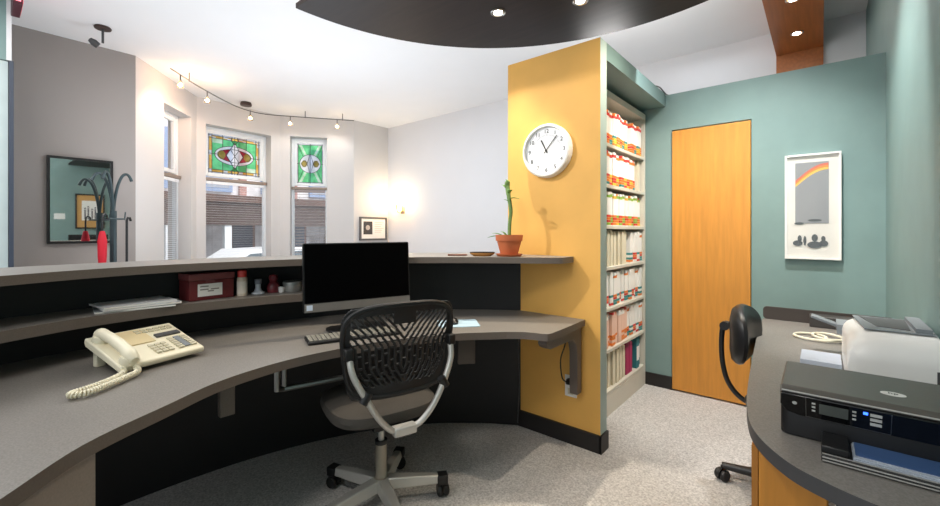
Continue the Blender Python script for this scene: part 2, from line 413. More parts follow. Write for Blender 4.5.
def window(n, u0, u1, z0, zt, zm, kind, label, blind_m, blind_label, pitch, bz0, glass_in):
    M = W[n] @ T((0, .06, 0)); root = thing('window_%d' % n, label, 'window', tuple(M @ Vector(((u0 + u1) / 2, .1, z0))), kind='structure')
    f = .042; y0, y1 = .10, .16
    mb = MB(); mb.box((u0, y0, z0), (u0 + f, y1, zt), 0, M); mb.box((u1 - f, y0, z0), (u1, y1, zt), 0, M)
    mb.box((u0 + f, y0, zt - f), (u1 - f, y1, zt), 0, M); mb.box((u0 + f, y0, z0), (u1 - f, y1, z0 + f), 0, M)
    mb.build('frame', M_winf, root, bevel=.004)
    # inner sash of the transom
    g = glass_in; a0, a1, b0, b1 = u0 + f, u1 - f, zm + .045, zt - f
    mb = MB(); mb.box((a0, y0 + .01, b0), (a0 + g, y1 - .01, b1), 0, M); mb.box((a1 - g, y0 + .01, b0), (a1, y1 - .01, b1), 0, M)
    mb.box((a0 + g, y0 + .01, b1 - g), (a1 - g, y1 - .01, b1), 0, M); mb.box((a0 + g, y0 + .01, b0), (a1 - g, y1 - .01, b0 + g), 0, M)
    mb.build('transom_sash', M_winf, root, bevel=.003)
    MB().box((u0, y0 - .04, zm - .025), (u1, y1, zm + .02), 0, M).build('meeting_rail', M_rail, root, bevel=.006)
    MB().box((u0 + f, .125, z0 + f), (u1 - f, .131, zm - .03), 0, M).build('pane', glass('pane_clear', '#FFFFFF', .93), root)
    MB().box((u0 - .02, -.09, z0 - .03), (u1 + .02, .22, z0), 0, M).build('window_sill', M_winf, root, bevel=.004)
    gx0, gx1, gz0, gz1 = a0 + g, a1 - g, b0 + g, b1 - g; w = gx1 - gx0; h = gz1 - gz0
    if kind:
        sp = stained_panel(kind, w, h, 96 if kind == 'wide' else 56, 60)
        M2 = M @ T((gx0, .13, gz0)); sp.v = [M2 @ p for p in sp.v]
        sp.build('stained_glass', GL, root, fix=False)
        mb = MB(); P = lambda u, v: tuple(M @ Vector((gx0 + w * (u + 1) / 2, .128, gz0 + h * (v + 1) / 2)))
        L = lambda pts, r=.0045: mb.tube([P(*p) for p in pts], r, 6)
        el = lambda a, b, c=0: [(c + a * math.cos(t * PI / 20), b * math.sin(t * PI / 20)) for t in range(41)]
        if kind == 'wide':
            for uu in (-.95, -.84, .84, .95): L([(uu, -1), (uu, 1)])
            for vv in (-.93, -.80, .80, .93): L([(-1, vv), (1, vv)])
            L([(-.45, -1), (-.45, -.4)]); L([(-.45, .4), (-.45, 1)]); L([(.45, -1), (.45, -.4)]); L([(.45, .4), (.45, 1)])
            L([(-1, 0), (-.62, 0)]); L([(.62, 0), (1, 0)]); L([(0, -1), (0, 1)]); L(el(.74, .5)); L(el(.62, .34))
            L([(-.32, 0), (0, .68), (.32, 0), (0, -.68), (-.32, 0)], .007); L([(-.15, .3), (.15, -.3)]); L([(.15, .3), (-.15, -.3)])
            for sgn in (-1, 1): L([(-.10, sgn * .98), (-.14, sgn * .8), (0, sgn * .62), (.14, sgn * .8), (.10, sgn * .98)], .007)
        else:
            for uu in (-.92, .92): L([(uu, -1), (uu, 1)])
            for vv in (-.94, .94): L([(-1, vv), (1, vv)])
            L(el(.8, .46)); L([(-.24, 0), (0, .52), (.24, 0), (0, -.52), (-.24, 0)], .006); L([(0, -1), (0, 1)]); L([(-1, 0), (-.8, 0)]); L([(.8, 0), (1, 0)])
            for a in (-1, 1):
                for b in (-1, 1): L([(a * .55, b * .36), (a * .92, b * .9)])
                L([(a * .22, 0), (a * .45, .17), (a * .7, 0), (a * .45, -.17), (a * .22, 0)])
        mb.build('lead_came', M_lead, root)
    else:
        MB().box((gx0, .128, gz0), (gx1, .133, gz1), 0, M).build('stained_glass', glass('pane_clear', '#FFFFFF', .93), root)
    # venetian blind hung inside the lower sash
    b = thing('venetian_blind', blind_label, 'blind', tuple(M @ Vector(((u0 + u1) / 2, .07, bz0))), group='window blinds')
    MB().box((u0 + f + .006, .068, zm - .075), (u1 - f - .006, .094, zm - .034), 0, M).build('head_rail', blind_m, b)
    mb = MB(); z = bz0 + .03; slw, slt = (.008, -2) if n == 2 else (.012, 12) if n == 1 else (.02, 14)
    while z < zm - .08:
        mb.box((u0 + f + .008, -slw, -.0007), (u1 - f - .008, slw, .0007), 0, M @ T((0, .08, z)) @ RX(R(slt))); z += pitch
    mb.build('slats', blind_m, b)
    for uu in (u0 + f + .09, u1 - f - .09): MB().tube([tuple(M @ Vector((uu, .067, bz0 + .01))), tuple(M @ Vector((uu, .067, zm - .05)))], .0014, 5).build('ladder_cord', M_blindd, b)
    MB().box((u0 + f + .008, .069, bz0), (u1 - f - .008, .092, bz0 + .018), 0, M).build('bottom_rail', blind_m, b)
window(1, .566, 1.247, .62, 2.83, 1.99, None, 'narrow window in the left bay wall seen at a slant', M_blind, 'white venetian blind in the slanted left bay window', .026, .70, .05)
window(2, .12, 1.085, .62, 2.81, 2.03, 'wide', 'wide middle window with red, green and amber stained glass on top', M_blind, 'pale thin-slatted blind in the wide middle bay window', .036, .70, .05)
window(3, .15, .74, .62, 2.84, 1.985, 'narrow', 'narrow right bay window with green stained glass on top', M_blindd, 'grey wider-spaced blind in the right bay window', .05, .70, .04)

# ------------------------------------------------------------------ outdoors
struct('street', MB().box((-60, -40, -.75), (-7.2, 50, -.6)), mat('asphalt', '#8A8A8C', .9), 'grey street beyond the windows')
hs = thing('street_house', 'row house across the street with brown porch roof, seen through the wide window', 'building', (-19, 4, -.6))
MB().box((-21, -14, -.6), (-17.6, 26, 7.5)).build('facade', mat('siding_pale', '#E2E0E2', .8, noise=(2, .2)), hs)
MB().box((-17.6, -14, 2.25), (-15.6, 26, 2.5)).build('porch_roof', mat('porch_brown', '#5E463C', .8, noise=(4, .25)), hs)
MB().box((-16.0, -14, 1.45), (-15.7, 26, 2.25)).build('porch_beam', mat('porch_beam', '#4A3A34', .8, noise=(5, .2)), hs)
for k, y in enumerate((2.0, 3.9, 5.6, 7.6, 9.6, 11.5)):
    MB().box((-15.98, y, -.6), (-15.74, y + .22, 1.45)).build('porch_column', M_winf, hs)
for y in (1.5, 3.4, 5.5, 7.6, 9.7):
    f_ = MB().box((-17.62, y, 2.75), (-17.5, y + 1.0, 4.9)).build('house_window', mat('house_trim_blue', '#8FA3C4', .7), hs)
    MB().box((-17.52, y + .12, 2.9), (-17.49, y + .88, 4.75)).build('pane', mat('pale_window', '#A9AFBC', .2), f_)
    MB().box((-17.6, y + 1.25, 2.5), (-17.45, y + 1.5, 6)).build('pilaster', mat('brick_pink', '#B98E86', .8, noise=(8, .2)), hs)
for y in (2.6, 4.5, 6.4, 8.6, 10.5):
    f_ = MB().box((-17.62, y, .1), (-17.52, y + .95, 2.1)).build('house_window', mat('house_trim', '#7F5A50', .7), hs)
    MB().box((-17.53, y + .1, .25), (-17.505, y + .85, 1.95)).build('pane', mat('dark_window', '#39455A', .15), f_)
mb = MB()
for k in range(4): mb.box((-15.6 + k * .3, 3.0, -.6), (-15.3 + k * .3, 4.9, .1 - k * .17))
mb.build('porch_steps', mat('concrete', '#8B8784', .9), hs)
cr = thing('car', 'white car parked in the street outside the wide window', 'car', (-11.4, 5.0, -.6))
prof = [(-2.1, .35), (-2.05, .75), (-1.5, .9), (-.75, 1.38), (.7, 1.42), (1.45, 1.0), (2.1, .9), (2.15, .4)]
mb = MB(); mb.prism([(x, z) for x, z in prof], -.85, .85, 0, T((-11.4, 5.0, -.6)) @ RZ(R(90)) @ RX(R(90)))
mb.build('car_body', mat('car_white', '#E6E8EA', .25), cr, bevel=.08, seg=3)
mb = MB(); mb.prism([(-1.15, .95), (-.68, 1.3), (.62, 1.33), (1.15, 1.0)], -.87, .87, 0, T((-11.4, 5.0, -.6)) @ RZ(R(90)) @ RX(R(90)))
mb.build('car_window', mat('dark_glass', '#5B6A72', .1), cr)
for y in (3.65, 6.35):
    for x in (-10.6, -12.2):
        w = MB(); w.lathe([(.2, -.11), (.32, -.1), (.34, 0), (.32, .1), (.2, .11)], 20, 0, T((x, y, -.26)) @ RY(R(90)))
        w.build('wheel', M_blk, cr)

# ------------------------------------------------------------------ reception counter
N = 61
panel = resample(spline([(-1.48, 2.268), (-1.72, 2.11), (-1.97, 1.88), (-2.22, 1.5), (-2.38, 1.05), (-2.44, .6), (-2.42, .2), (-2.33, -.2), (-2.2, -.6)]), N)
ledge_f = resample(spline([(-1.36, 1.974), (-1.6, 1.80), (-1.83, 1.58), (-2.02, 1.32), (-2.14, 1.08), (-2.205, .8), (-2.222, .55), (-2.19, .3), (-2.1, .07), (-1.97, -.18), (-1.8, -.45)]), N)
ledge_b = offset(panel, -.16)
ledge_b[0] = (-1.588, 2.262)
desk_f = resample(spline([(-1.22, 1.735), (-1.407, 1.521), (-1.54, 1.25), (-1.60, 1.0), (-1.613, .77), (-1.565, .542), (-1.468, .367), (-1.35, .173), (-1.19, .03), (-1.02, -.12), (-.85, -.3)]), N)
desk_b = offset(panel, .003)
rc = thing('reception_counter', 'curved grey laminate reception counter with black privacy panel and raised ledge', 'counter', (-1.9, .9, 0))
MB().band(offset(panel, 0), offset(panel, -.04), 0, 1.064).build('privacy_panel', M_black, rc)
mb = MB()
mb.band(ledge_f, ledge_b, 1.065, 1.10, 1, 0)
# straight end of the ledge running along the yellow panel
mb.prism([ledge_f[0], (-1.20, 2.075), (-1.14, 2.118), (-1.12, 2.132), (-1.112, 2.15), (-1.112, 2.268), (-1.588, 2.268), ledge_b[0]], 1.065, 1.10, 1)
mb.mi[-(8 + 1)] = 0
mb.build('ledge', [M_lam, M_lamedge], rc, fix=True)
k0 = 24
sf = [ledge_f[i] for i in range(k0, N)]; sb = [offset(panel, .002)[i] for i in range(k0, N)]
MB().band(sf, sb, .875, .915, 1, 0).build('shelf', [M_lam, M_lamedge], rc)
mb = MB(); mb.band(desk_f, desk_b, .704, .74, 1, 0)
end = [desk_f[0], (-1.15, 1.79), (-1.095, 1.812), (-1.055, 1.818), (-1.035, 1.83), (-1.027, 1.86), (-1.03, 2.0), (-1.04, 2.268), (-1.478, 2.268), desk_b[0]]
mb.prism(end, .704, .74, 1); mb.mi[-(len(end) + 1)] = 0
mb.build('worktop', [M_lam, M_lamedge], rc)
# wall bracket under the worktop end
br = MB(); poly = [(1.86, .703), (2.254, .703), (2.254, .32), (2.20, .32), (2.20, .56), (2.185, .61), (2.14, .645), (1.90, .645), (1.865, .66), (1.85, .68)]
Mx = Matrix(((0, 0, 1, 0), (1, 0, 0, 0), (0, 1, 0, 0), (0, 0, 0, 1)))
br.prism(poly, -1.105, -1.055, 0, Mx); br.build('end_bracket', M_lamedge, rc, bevel=.004)
def radial_bracket(x, y, ang, L, w, h, m, nm):
    Mm = T((x, y, 0)) @ RZ(ang); b = MB()
    b.box((0, -w / 2, .703 - h), (.03, w / 2, .703), 0, Mm); b.box((.03, -w / 2, .675), (L, w / 2, .703), 0, Mm); b.build(nm, m, rc, bevel=.003)
radial_bracket(-1.66, .60, R(176), .5, .05, .13, M_lamedge, 'support_bracket')
radial_bracket(-1.40, 1.64, R(140), .3, .09, .14, mat('bracket_brown', '#453D37', .5), 'support_bracket')
mb = MB(); mb.tube([(-1.70, .80, .70), (-1.70, .80, .60), (-1.72, .84, .59), (-1.62, 1.08, .60)], .012, 8); mb.tube([(-1.72, .84, .70), (-1.72, .84, .60)], .01, 8)
mb.build('keyboard_bar', M_steel, rc)
MB().tube([(-1.40, 2.16, .70), (-1.47, 2.25, .66), (-1.485, 2.25, .5), (-1.475, 2.25, .3), (-1.49, 2.25, .02)], .004, 6).build('cable', M_dgrey, rc)
# pedestal under the near left end of the worktop
pf = [desk_f[i] for i in range(N) if desk_f[i][1] < .215]
pf = offset(pf, -.012)
pd = thing('pedestal_cabinet', 'brown-grey laminate pedestal under the near left end of the curved worktop', 'cabinet', (pf[0][0], pf[0][1], 0))
MB().band(pf, offset(pf, -.40), .06, .703).build('carcass', mat('pedestal_laminate', '#8A7F77', .5, noise=(200, .08)), pd)
MB().band(offset(pf, -.04), offset(pf, -.38), 0, .06).build('plinth', M_base, pd)

# ------------------------------------------------------------------ semicircular ceiling canopy and its downlights
CC = (-.88, 1.26); CR = 1.557
arc = [(CC[0] + CR * math.cos(R(a)), CC[1] + CR * math.sin(R(a))) for a in range(180, -1, -2)]
arc = [(min(x, .297), y) for x, y in arc]
cp = thing('ceiling_canopy', 'large dark brown half-round canopy hanging over the reception counter', 'canopy', (CC[0], CC[1] + .5, 2.6))
MB().prism(arc, 2.6, 2.63, 0).build('canopy_panel', M_disc, cp)
for x, y in ((-1.8, 1.6), (-.9, 2.3), (0, 1.7), (-.9, 1.45)): MB().tube([(x, y, 2.62), (x, y, CZ)], .008, 8).build('hanger_rod', M_steel, cp)
n = 0
def downlight(x, y, z, label, group, power, color, spot, tgt=None):
    t = thing('recessed_downlight', label, 'light', (x, y, z), group=group)
    mb = MB(); mb.tube([(x + .042 * math.cos(R(a)), y + .042 * math.sin(R(a)), z - .002) for a in range(0, 360, 15)], .006, 6, closed=True); mb.build('trim_ring', M_steel, t)
    MB().lathe([(.0, -.001), (.025, -.001), (.025, -.006), (.0, -.007)], 20, 0, None, (x, y, z)).build('bulb', M_bulbw, t)
    light('downlight_lamp', 'SPOT', (x, y, z - .03), power, color, target=tgt or (x, y, 0), size=.03, spot=spot, blend=.8)
for ang, w, pw in ((170, 'at the left end of the arc', 14), (128, 'above the monitor', 80), (101, 'near the yellow panel', 10), (66, 'near the filing alcove', 48)):
    downlight(CC[0] + 1.05 * math.cos(R(ang)), CC[1] + 1.05 * math.sin(R(ang)), 2.6, 'small recessed spotlight in the dark half-round canopy, ' + w, 'canopy downlights', pw, WARM, 80 if ang != 66 else 105, tgt=(-1.15, 2.95, .6) if ang == 66 else (-1.45, 1.6, .74) if ang == 128 else None)
for y, w in ((4.5, 'farthest along, by the far wall'), (3.82, 'next before the far one'), (2.7, 'above the filing alcove mouth'), (1.7, 'nearest the camera')):
    downlight(-.157, y, 2.93, 'recessed spotlight in the wooden ceiling strip, ' + w, 'ceiling strip downlights', 135 if y < 3.5 else 5, NEUT, 120, (-.75, y, 0))

# ------------------------------------------------------------------ lobby: mirror, coat stand, track light, sconce, print
mr = thing('wall_mirror', 'tall black-framed mirror on the warm grey wall reflecting a framed drawing', 'mirror', (-5.75, .708, 1.12))
y0, y1, z0, z1 = .462, .955, 1.125, 1.985; mb = MB(); t_ = .022
for a, b in (((y0, z0), (y1, z0 + t_)), ((y0, z1 - t_), (y1, z1)), ((y0, z0 + t_), (y0 + t_, z1 - t_)), ((y1 - t_, z0 + t_), (y1, z1 - t_))):
    mb.box((-5.749, a[0], a[1]), (-5.715, b[0], b[1]))
mb.build('frame', M_blk, mr)
MB().box((-5.749, y0 + t_, z0 + t_), (-5.73, y1 - t_, z1 - t_)).build('mirror_glass', M_mirror, mr)
# framed drawing and switch plate on the right wall (seen in the mirror)
fd = thing('framed_drawing', 'black-framed ink drawing with tan mat on the teal wall, seen only in the mirror', 'picture', (.3, 1.65, 1.27))
mb = MB(); a0, a1, b0, b1 = 1.36, 1.82, 1.30, 2.02; t_ = .025
for p, q in (((a0, b0), (a1, b0 + t_)), ((a0, b1 - t_), (a1, b1)), ((a0, b0 + t_), (a0 + t_, b1 - t_)), ((a1 - t_, b0 + t_), (a1, b1 - t_))): mb.box((.27, p[0], p[1]), (.299, q[0], q[1]))
mb.build('frame', M_blk, fd)
MB().box((.283, a0 + t_, b0 + t_), (.299, a1 - t_, b1 - t_)).build('mat_board', mat('mat_tan', '#C79A5E', .8), fd)
MB().box((.279, 1.46, 1.47), (.282, 1.72, 1.88)).build('drawing_paper', M_paper, fd)
mb = MB()
for y, z, h in ((1.51, 1.5, .26), (1.56, 1.5, .3), (1.62, 1.5, .24), (1.67, 1.5, .28)):
    mb.box((.2775, y - .012, z), (.279, y + .012, z + h * .75)); mb.lathe([(.0, -.001), (.016, -.001), (.016, .001), (0, .001)], 12, 0, T((.278, y, z + h * .85)) @ RY(R(90)))
mb.build('drawn_figures', mat('ink_grey', '#5A5A60', .8), fd)
sw = thing('switch_plate', 'white three-gang switch plate on the teal wall, seen only in the mirror', 'switch', (.3, 1.13, 1.50))
MB().box((.292, 1.05, 1.49), (.299, 1.21, 1.605)).build('plate', M_whitep, sw, bevel=.002)
for y in (1.085, 1.13, 1.175): MB().box((.287, y - .014, 1.52), (.292, y + .014, 1.575)).build('rocker', M_whitep, sw)

cs = thing('coat_stand', 'dark metal coat stand with curved hooked arms before the mirror', 'coat stand', (-5.38, .90, 0))
MB().tube([(-5.38, .90, .02), (-5.38, .90, 1.45)], .028, 14).build('pole', M_coat, cs)
MB().lathe([(.2, 0), (.2, .015), (.06, .03), (.03, .06)], 28, 0, None, (-5.38, .90, 0)).build('base', M_coat, cs)
for k, (dx, dy) in enumerate(((.2, .72), (.1, -.78), (.75, -.55))):
    p = [(0, 1.42), (.015, 1.56), (.045, 1.70), (.085, 1.79), (.13, 1.82), (.165, 1.80), (.19, 1.75)]
    if k % 2: p = [(a * (1.1), b - .01 * k) for a, b in p]
    MB().tube(spline([(-5.38 + .012 * dx + dx * a, .90 + dy * a, b) for a, b in p], 5), [.013] * 28 + [.014] * 3, 10).build('hook_arm', M_coat, cs)
mb = MB(); mb.tube([(-5.38 + .085 * math.cos(R(a)), .90 + .085 * math.sin(R(a)), 1.37) for a in range(0, 360, 20)], .007, 8, closed=True)
for a in (0, 90, 180, 270): mb.tube([(-5.38, .90, 1.37), (-5.38 + .085 * math.cos(R(a)), .90 + .085 * math.sin(R(a)), 1.37)], .006, 6)
mb.tube([(-5.36, .983, 1.36), (-5.355, .99, 1.44)], .006, 6)
mb.build('umbrella_ring', M_coat, cs)
um = thing('red_umbrella', 'folded red umbrella hanging on the coat stand', 'umbrella', (-5.27, .80, .7))
MB().lathe([(.004, 0), (.02, .06), (.034, .25), (.037, .40), (.026, .47), (.018, .50)], 12, 0, T((-5.27, .80, .75))).build('canopy', M_red, um)
MB().tube([(-5.27, .80, .68), (-5.27, .80, 1.36), (-5.272, .805, 1.40), (-5.275, .82, 1.415), (-5.28, .835, 1.40), (-5.28, .838, 1.37)], .008, 8).build('handle', M_blk, um)
cn = tag(MB().tube([(-5.35, 1.0, .012), (-5.35, 1.0, 1.30), (-5.35, 1.0, 1.355), (-5.352, 1.01, 1.385), (-5.355, 1.025, 1.385), (-5.356, 1.033, 1.35)], .011, 8).build('walking_cane', M_blk), 'slim black cane hanging on the far side of the coat stand', 'cane')

tl = thing('track_light', 'curved monorail track light with five spotlights in front of the bay windows', 'light', (-6.3, 2.7, 3.0))
rail = [(-5.58, 1.43), (-5.8, 1.64), (-5.99, 1.82), (-6.39, 2.275), (-6.60, 2.60), (-6.63, 2.93), (-6.37, 3.364), (-5.98, 3.93), (-5.9, 4.05)]
rs_ = spline([(x, y, 3.07) for x, y in rail], 8)
MB().tube(rs_, .007, 8).build('rail', M_dgrey, tl)
MB().lathe([(.0, 0), (.075, 0), (.08, .02), (.07, .05), (.0, .05)], 20, 0, None, (-6.58, 2.63, CZ - .05)).build('ceiling_canopy', mat('bronze', '#4A3A36', .4, metal=.4), tl)
for x, y in ((-5.86, 1.69), (-6.33, 3.43), (-6.0, 3.9)): MB().tube([(x, y, 3.06), (x, y, CZ)], .006, 6).build('standoff', M_dgrey, tl)
for i, (x, y, tx, ty) in enumerate(((-5.72, 1.56, -6.3, 1.6), (-6.13, 1.97, -6.55, 1.9), (-6.60, 2.70, -6.2, 2.8), (-6.44, 3.24, -6.75, 3.45), (-6.05, 3.83, -6.5, 3.9))):
    h = MB().tube([(x, y, 3.07), (x, y, 3.0)], .007, 8).build('lamp_head', M_dgrey, tl)
    MB().lathe([(.012, 0), (.026, -.03), (.036, -.075), (.030, -.075), (.01, -.02)], 18, 0, None, (x, y, 3.0)).build('shade', glass('frosted', '#FFE9C8', .75, .3), h)
    MB().lathe([(0, -.065), (.02, -.06), (.022, -.045), (.012, -.03), (0, -.028)], 14, 0, None, (x, y, 3.0)).build('bulb', M_bulbw if i != 2 else M_bulb, h)
    light('track_lamp', 'SPOT', (x, y, 2.91), 9 if i < 2 else 4, (1, .70, .50) if i < 2 else (1, .95, .88), target=(tx, ty, 1.9), size=.03, spot=150, blend=.6)
light('track_glow', 'POINT', (-5.85, 1.75, 2.93), 4.5, (1, .58, .34), size=.04)
cl = thing('ceiling_spotlight', 'single dark ceiling spotlight above the warm grey mirror wall', 'light', (-5.2, .80, 2.98))
MB().lathe([(0, 0), (.062, 0), (.066, .012), (.06, .02), (0, .02)], 24, 0, None, (-5.18, .79, CZ - .02)).build('mounting_plate', mat('bronze', '#4A3A36', .4, metal=.4), cl)
MB().tube([(-5.18, .79, 3.16), (-5.18, .79, 3.02)], .010, 8).build('stem', M_dgrey, cl)
MB().lathe([(.0, 0), (.028, 0), (.032, .04), (.02, .075), (0, .08)], 18, 0, T((-5.19, .76, 2.985)) @ RX(R(55))).build('lamp_head', M_dgrey, cl)
sn = thing('wall_sconce', 'glowing wall sconce on the white far wall near the corner', 'light', (-5.78, 5.0, 1.55))
MB().box((-5.83, 4.985, 1.56), (-5.73, 4.999, 1.74)).build('backplate', M_steel, sn)
MB().lathe([(.035, 0), (.06, .06), (.07, .14), (.064, .14), (.05, .05), (.03, .01)], 20, 0, None, (-5.78, 4.92, 1.58)).build('shade', glass('frosted', '#FFE9C8', .75, .3), sn)
MB().lathe([(0, 0), (.03, .01), (.035, .05), (.02, .09), (0, .1)], 16, 0, None, (-5.78, 4.92, 1.61)).build('bulb', M_bulb, sn)
light('sconce_lamp', 'POINT', (-5.78, 4.90, 1.74), 14, (1, .82, .56), size=.06)
sp = thing('small_framed_print', 'small grey-framed print with photo and text beside the glowing sconce', 'picture', (-6.2, 4.66, 1.08))
mb = MB(); a0, a1, b0, b1 = 4.36, 4.95, 1.085, 1.50; t_ = .03
for p, q in (((a0, b0), (a1, b0 + t_)), ((a0, b1 - t_), (a1, b1)), ((a0, b0 + t_), (a0 + t_, b1 - t_)), ((a1 - t_, b0 + t_), (a1, b1 - t_))): mb.box((-6.199, p[0], p[1]), (-6.17, q[0], q[1]))
mb.build('frame', mat('frame_grey', '#5C5A5A', .4), sp)
MB().box((-6.199, a0 + t_, b0 + t_), (-6.185, a1 - t_, b1 - t_)).build('mat_board', M_paper, sp)
ph = MB().box((-6.185, 4.44, 1.19), (-6.181, 4.63, 1.42)).build('photo', mat('photo_dark', '#3C3B3D', .5), sp)
MB().lathe([(0, -.001), (.045, -.001), (.045, .001), (0, .001)], 16, 0, T((-6.180, 4.53, 1.31)) @ RY(R(90))).build('pale_portrait', mat('photo_pale', '#B9B2AA', .6), ph)
mb = MB()
for k in range(6): mb.box((-6.185, 4.68, 1.40 - k * .035), (-6.183, 4.88 - (k % 3) * .03, 1.407 - k * .035))
mb.build('printed_lines', mat('grey_text', '#B4AFA8', .7), sp)
ex = thing('exit_sign', 'red exit sign on the ceiling at the top left edge', 'sign', (-4.76, .22, 2.955))
MB().box((-4.92, .195, 2.955), (-4.60, .245, 3.16)).build('housing', mat('sign_dark', '#4A0E20', .4), ex, bevel=.004)
MB().box((-4.90, .245, 2.972), (-4.62, .248, 3.143)).build('sign_face', emit('sign_red', '#E8405A', .8), ex)
MB().box((-4.60, .205, 2.972), (-4.597, .235, 3.143)).build('end_lens', emit('sign_pink', '#FF8A9A', .9), ex)
MB().text('EXIT', .10, T((-4.76, .249, 3.055)) @ RZ(PI) @ RX(R(90))).build('lettering', M_whitep, ex)

# ------------------------------------------------------------------ yellow panel: clock, plant, outlet
ck = thing('wall_clock', 'round white wall clock on the yellow panel showing about seven minutes past eleven', 'clock', (-1.29, 2.27, 1.58))
cxx, czz, rr = -1.28, 1.738, .163
Mc = FACE_S(cxx, 2.269, czz)
MB().lathe([(0, 0), (rr, 0), (rr, .03), (rr - .006, .042), (rr - .016, .044), (rr - .02, .034), (rr - .021, .022), (0, .0215)], 56, 0, Mc).build('case', M_whitep, ck)
MB().lathe([(0, .022), (rr - .022, .022), (rr - .022, .0225), (0, .0226)], 56, 0, Mc).build('dial', mat('dial_white', '#F0F2F6', .5), ck)
mb = MB()
for h in range(1, 13):
    a = R(90 - 30 * h); mb.text(str(h), .034, Mc @ T((.118 * math.cos(a), .118 * math.sin(a), .0235)))
mb.build('numerals', M_ink, ck)
mb = MB()
for h in range(60):
    a = R(6 * h); mb.box((-.0008, .092, .0228), (.0008, .098 if h % 5 else .1, .0236), 0, Mc @ RZ(a))
mb.build('minute_marks', mat('mark_grey', '#9A9CA0', .6), ck)
MB().box((-.0035, -.015, .026), (.0035, .075, .0275), 0, Mc @ RZ(R(-(11.1 * 30 - 360 + 0)))).build('hour_hand', M_ink, ck)
MB().box((-.0025, -.02, .028), (.0025, .112, .0295), 0, Mc @ RZ(R(-41))).build('minute_hand', M_ink, ck)
MB().lathe([(0, .024), (.006, .024), (.006, .032), (0, .032)], 14, 0, Mc).build('hub', M_ink, ck)

pt = thing('potted_cactus', 'tall thin euphorbia in a terracotta pot on the ledge by the yellow panel', 'plant', (-1.425, 2.06, 1.10))
px, py = -1.425, 2.06
MB().lathe([(0, 0), (.068, 0), (.082, .014), (.077, .014), (.063, .006), (0, .006)], 28, 0, None, (px, py, 1.10)).build('saucer', M_terra, pt)
MB().lathe([(0, .0), (.05, 0), (.074, .085), (.080, .085), (.082, .12), (.074, .12), (.069, .097), (0, .096)], 28, 0, None, (px, py, 1.107)).build('pot', M_terra, pt)
MB().lathe([(0, 0), (.062, 0), (.055, .006), (0, .009)], 24, 0, None, (px, py, 1.20)).build('soil', M_soil, pt)
st = MB().tube(spline([(px, py, 1.2), (px + .004, py, 1.30), (px + .012, py, 1.37), (px - .004, py, 1.46), (px - .02, py + .01, 1.52), (px - .012, py, 1.555)], 5), [.011] * 10 + [.012] * 6 + [.014] * 5 + [.016] * 3 + [.012, .005], 8)
st.build('stem', M_stem, pt)
def leaf(p, d, L, w):
    p = Vector(p); d = Vector(d).normalized(); s = d.cross(Vector((0, 0, 1))).normalized(); u = s.cross(d)
    V = []; 
    for i in range(6):
        t = i / 5; c = p + d * L * t - Vector((0, 0, 1)) * L * .35 * t * t; ww = w * math.sin(PI * min(1, t * .92 + .06)); V += [c + s * ww + u * ww * .3, c, c - s * ww + u * ww * .3]
    F = []
    for i in range(5):
        a = 3 * i; F += [(a, a + 3, a + 4, a + 1), (a + 1, a + 4, a + 5, a + 2)]
    m = MB(); m.add(V, F, 0, None, True); o = m.build('leaf', M_green, pt, fix=False)
    o.modifiers.new('thick', 'SOLIDIFY').thickness = .0015
for p, d, L, w in (((px - .015, py, 1.50), (-.5, .1, .6), .075, .014), ((px - .005, py, 1.47), (.5, -.4, .5), .08, .014), ((px, py, 1.44), (.9, .1, .3), .075, .014), ((px - .01, py, 1.53), (-.2, -.2, 1), .05, .010),
                   ((px, py, 1.42), (-.6, -.2, .7), .05, .009), ((px - .02, py, 1.205), (-.9, -.3, .4), .13, .016), ((px - .02, py, 1.205), (-.7, -.5, .7), .11, .017), ((px - .01, py, 1.205), (-.5, -.1, .8), .09, .016), ((px - .01, py, 1.46), (.2, .6, .8), .05, .01)):
    leaf(p, d, L, w)
ol = thing('wall_outlet', 'white outlet plate with a black plug, low on the yellow panel', 'outlet', (-1.125, 2.27, .28))
MB().box((-1.165, 2.262, .275), (-1.09, 2.269, .40)).build('plate', M_whitep, ol, bevel=.002)
MB().box((-1.145, 2.259, .29), (-1.11, 2.262, .325)).build('socket', M_creamd, ol)
pg = thing('plug', 'black power plug and its short cord in the yellow panel outlet', 'plug', (-1.128, 2.25, .35))
MB().lathe([(0, 0), (.017, 0), (.02, .02), (.012, .04), (0, .04)], 14, 0, FACE_S(-1.128, 2.261, .37)).build('plug_body', M_blk, pg)
MB().tube(spline([(-1.128, 2.222, .37), (-1.15, 2.20, .40), (-1.16, 2.20, .50), (-1.14, 2.21, .58), (-1.13, 2.22, .642)], 5), .004, 6).build('cord', M_blk, pg)

# ------------------------------------------------------------------ filing alcove
fs = thing('filing_shelves', 'cream metal shelving in the teal alcove, packed with patient charts', 'shelving', (-1.31, 2.95, 0))
SX0, SX1, SY0, SY1 = -1.50, -1.10, 2.375, 3.54
for y in (SY0, SY1 - .03): MB().box((SX0, y, 0), (SX1, y + .03, 2.2)).build('side_panel', M_shelf, fs)
MB().box((SX0 - .02, SY0, 0), (SX0, SY1, 2.2)).build('back_panel', M_shelf, fs)
MB().box((SX0, SY0 + .03, 2.155), (SX1, SY1 - .03, 2.2)).build('top', M_shelf, fs)
MB().box((SX0, SY0 + .03, 0), (SX1, SY1 - .03, .14)).build('plinth', M_shelf, fs)
SZ = [.165 + .28 * k for k in range(7)]
for z in SZ: MB().box((SX0, SY0 + .03, z - .022), (SX1, SY1 - .03, z)).build('shelf', M_shelf, fs, bevel=.002)
FM = [M_paper, M_redt, M_orange, M_yelt, M_greent, M_tealt, M_manila, M_pinkt, M_mag, M_bteal]
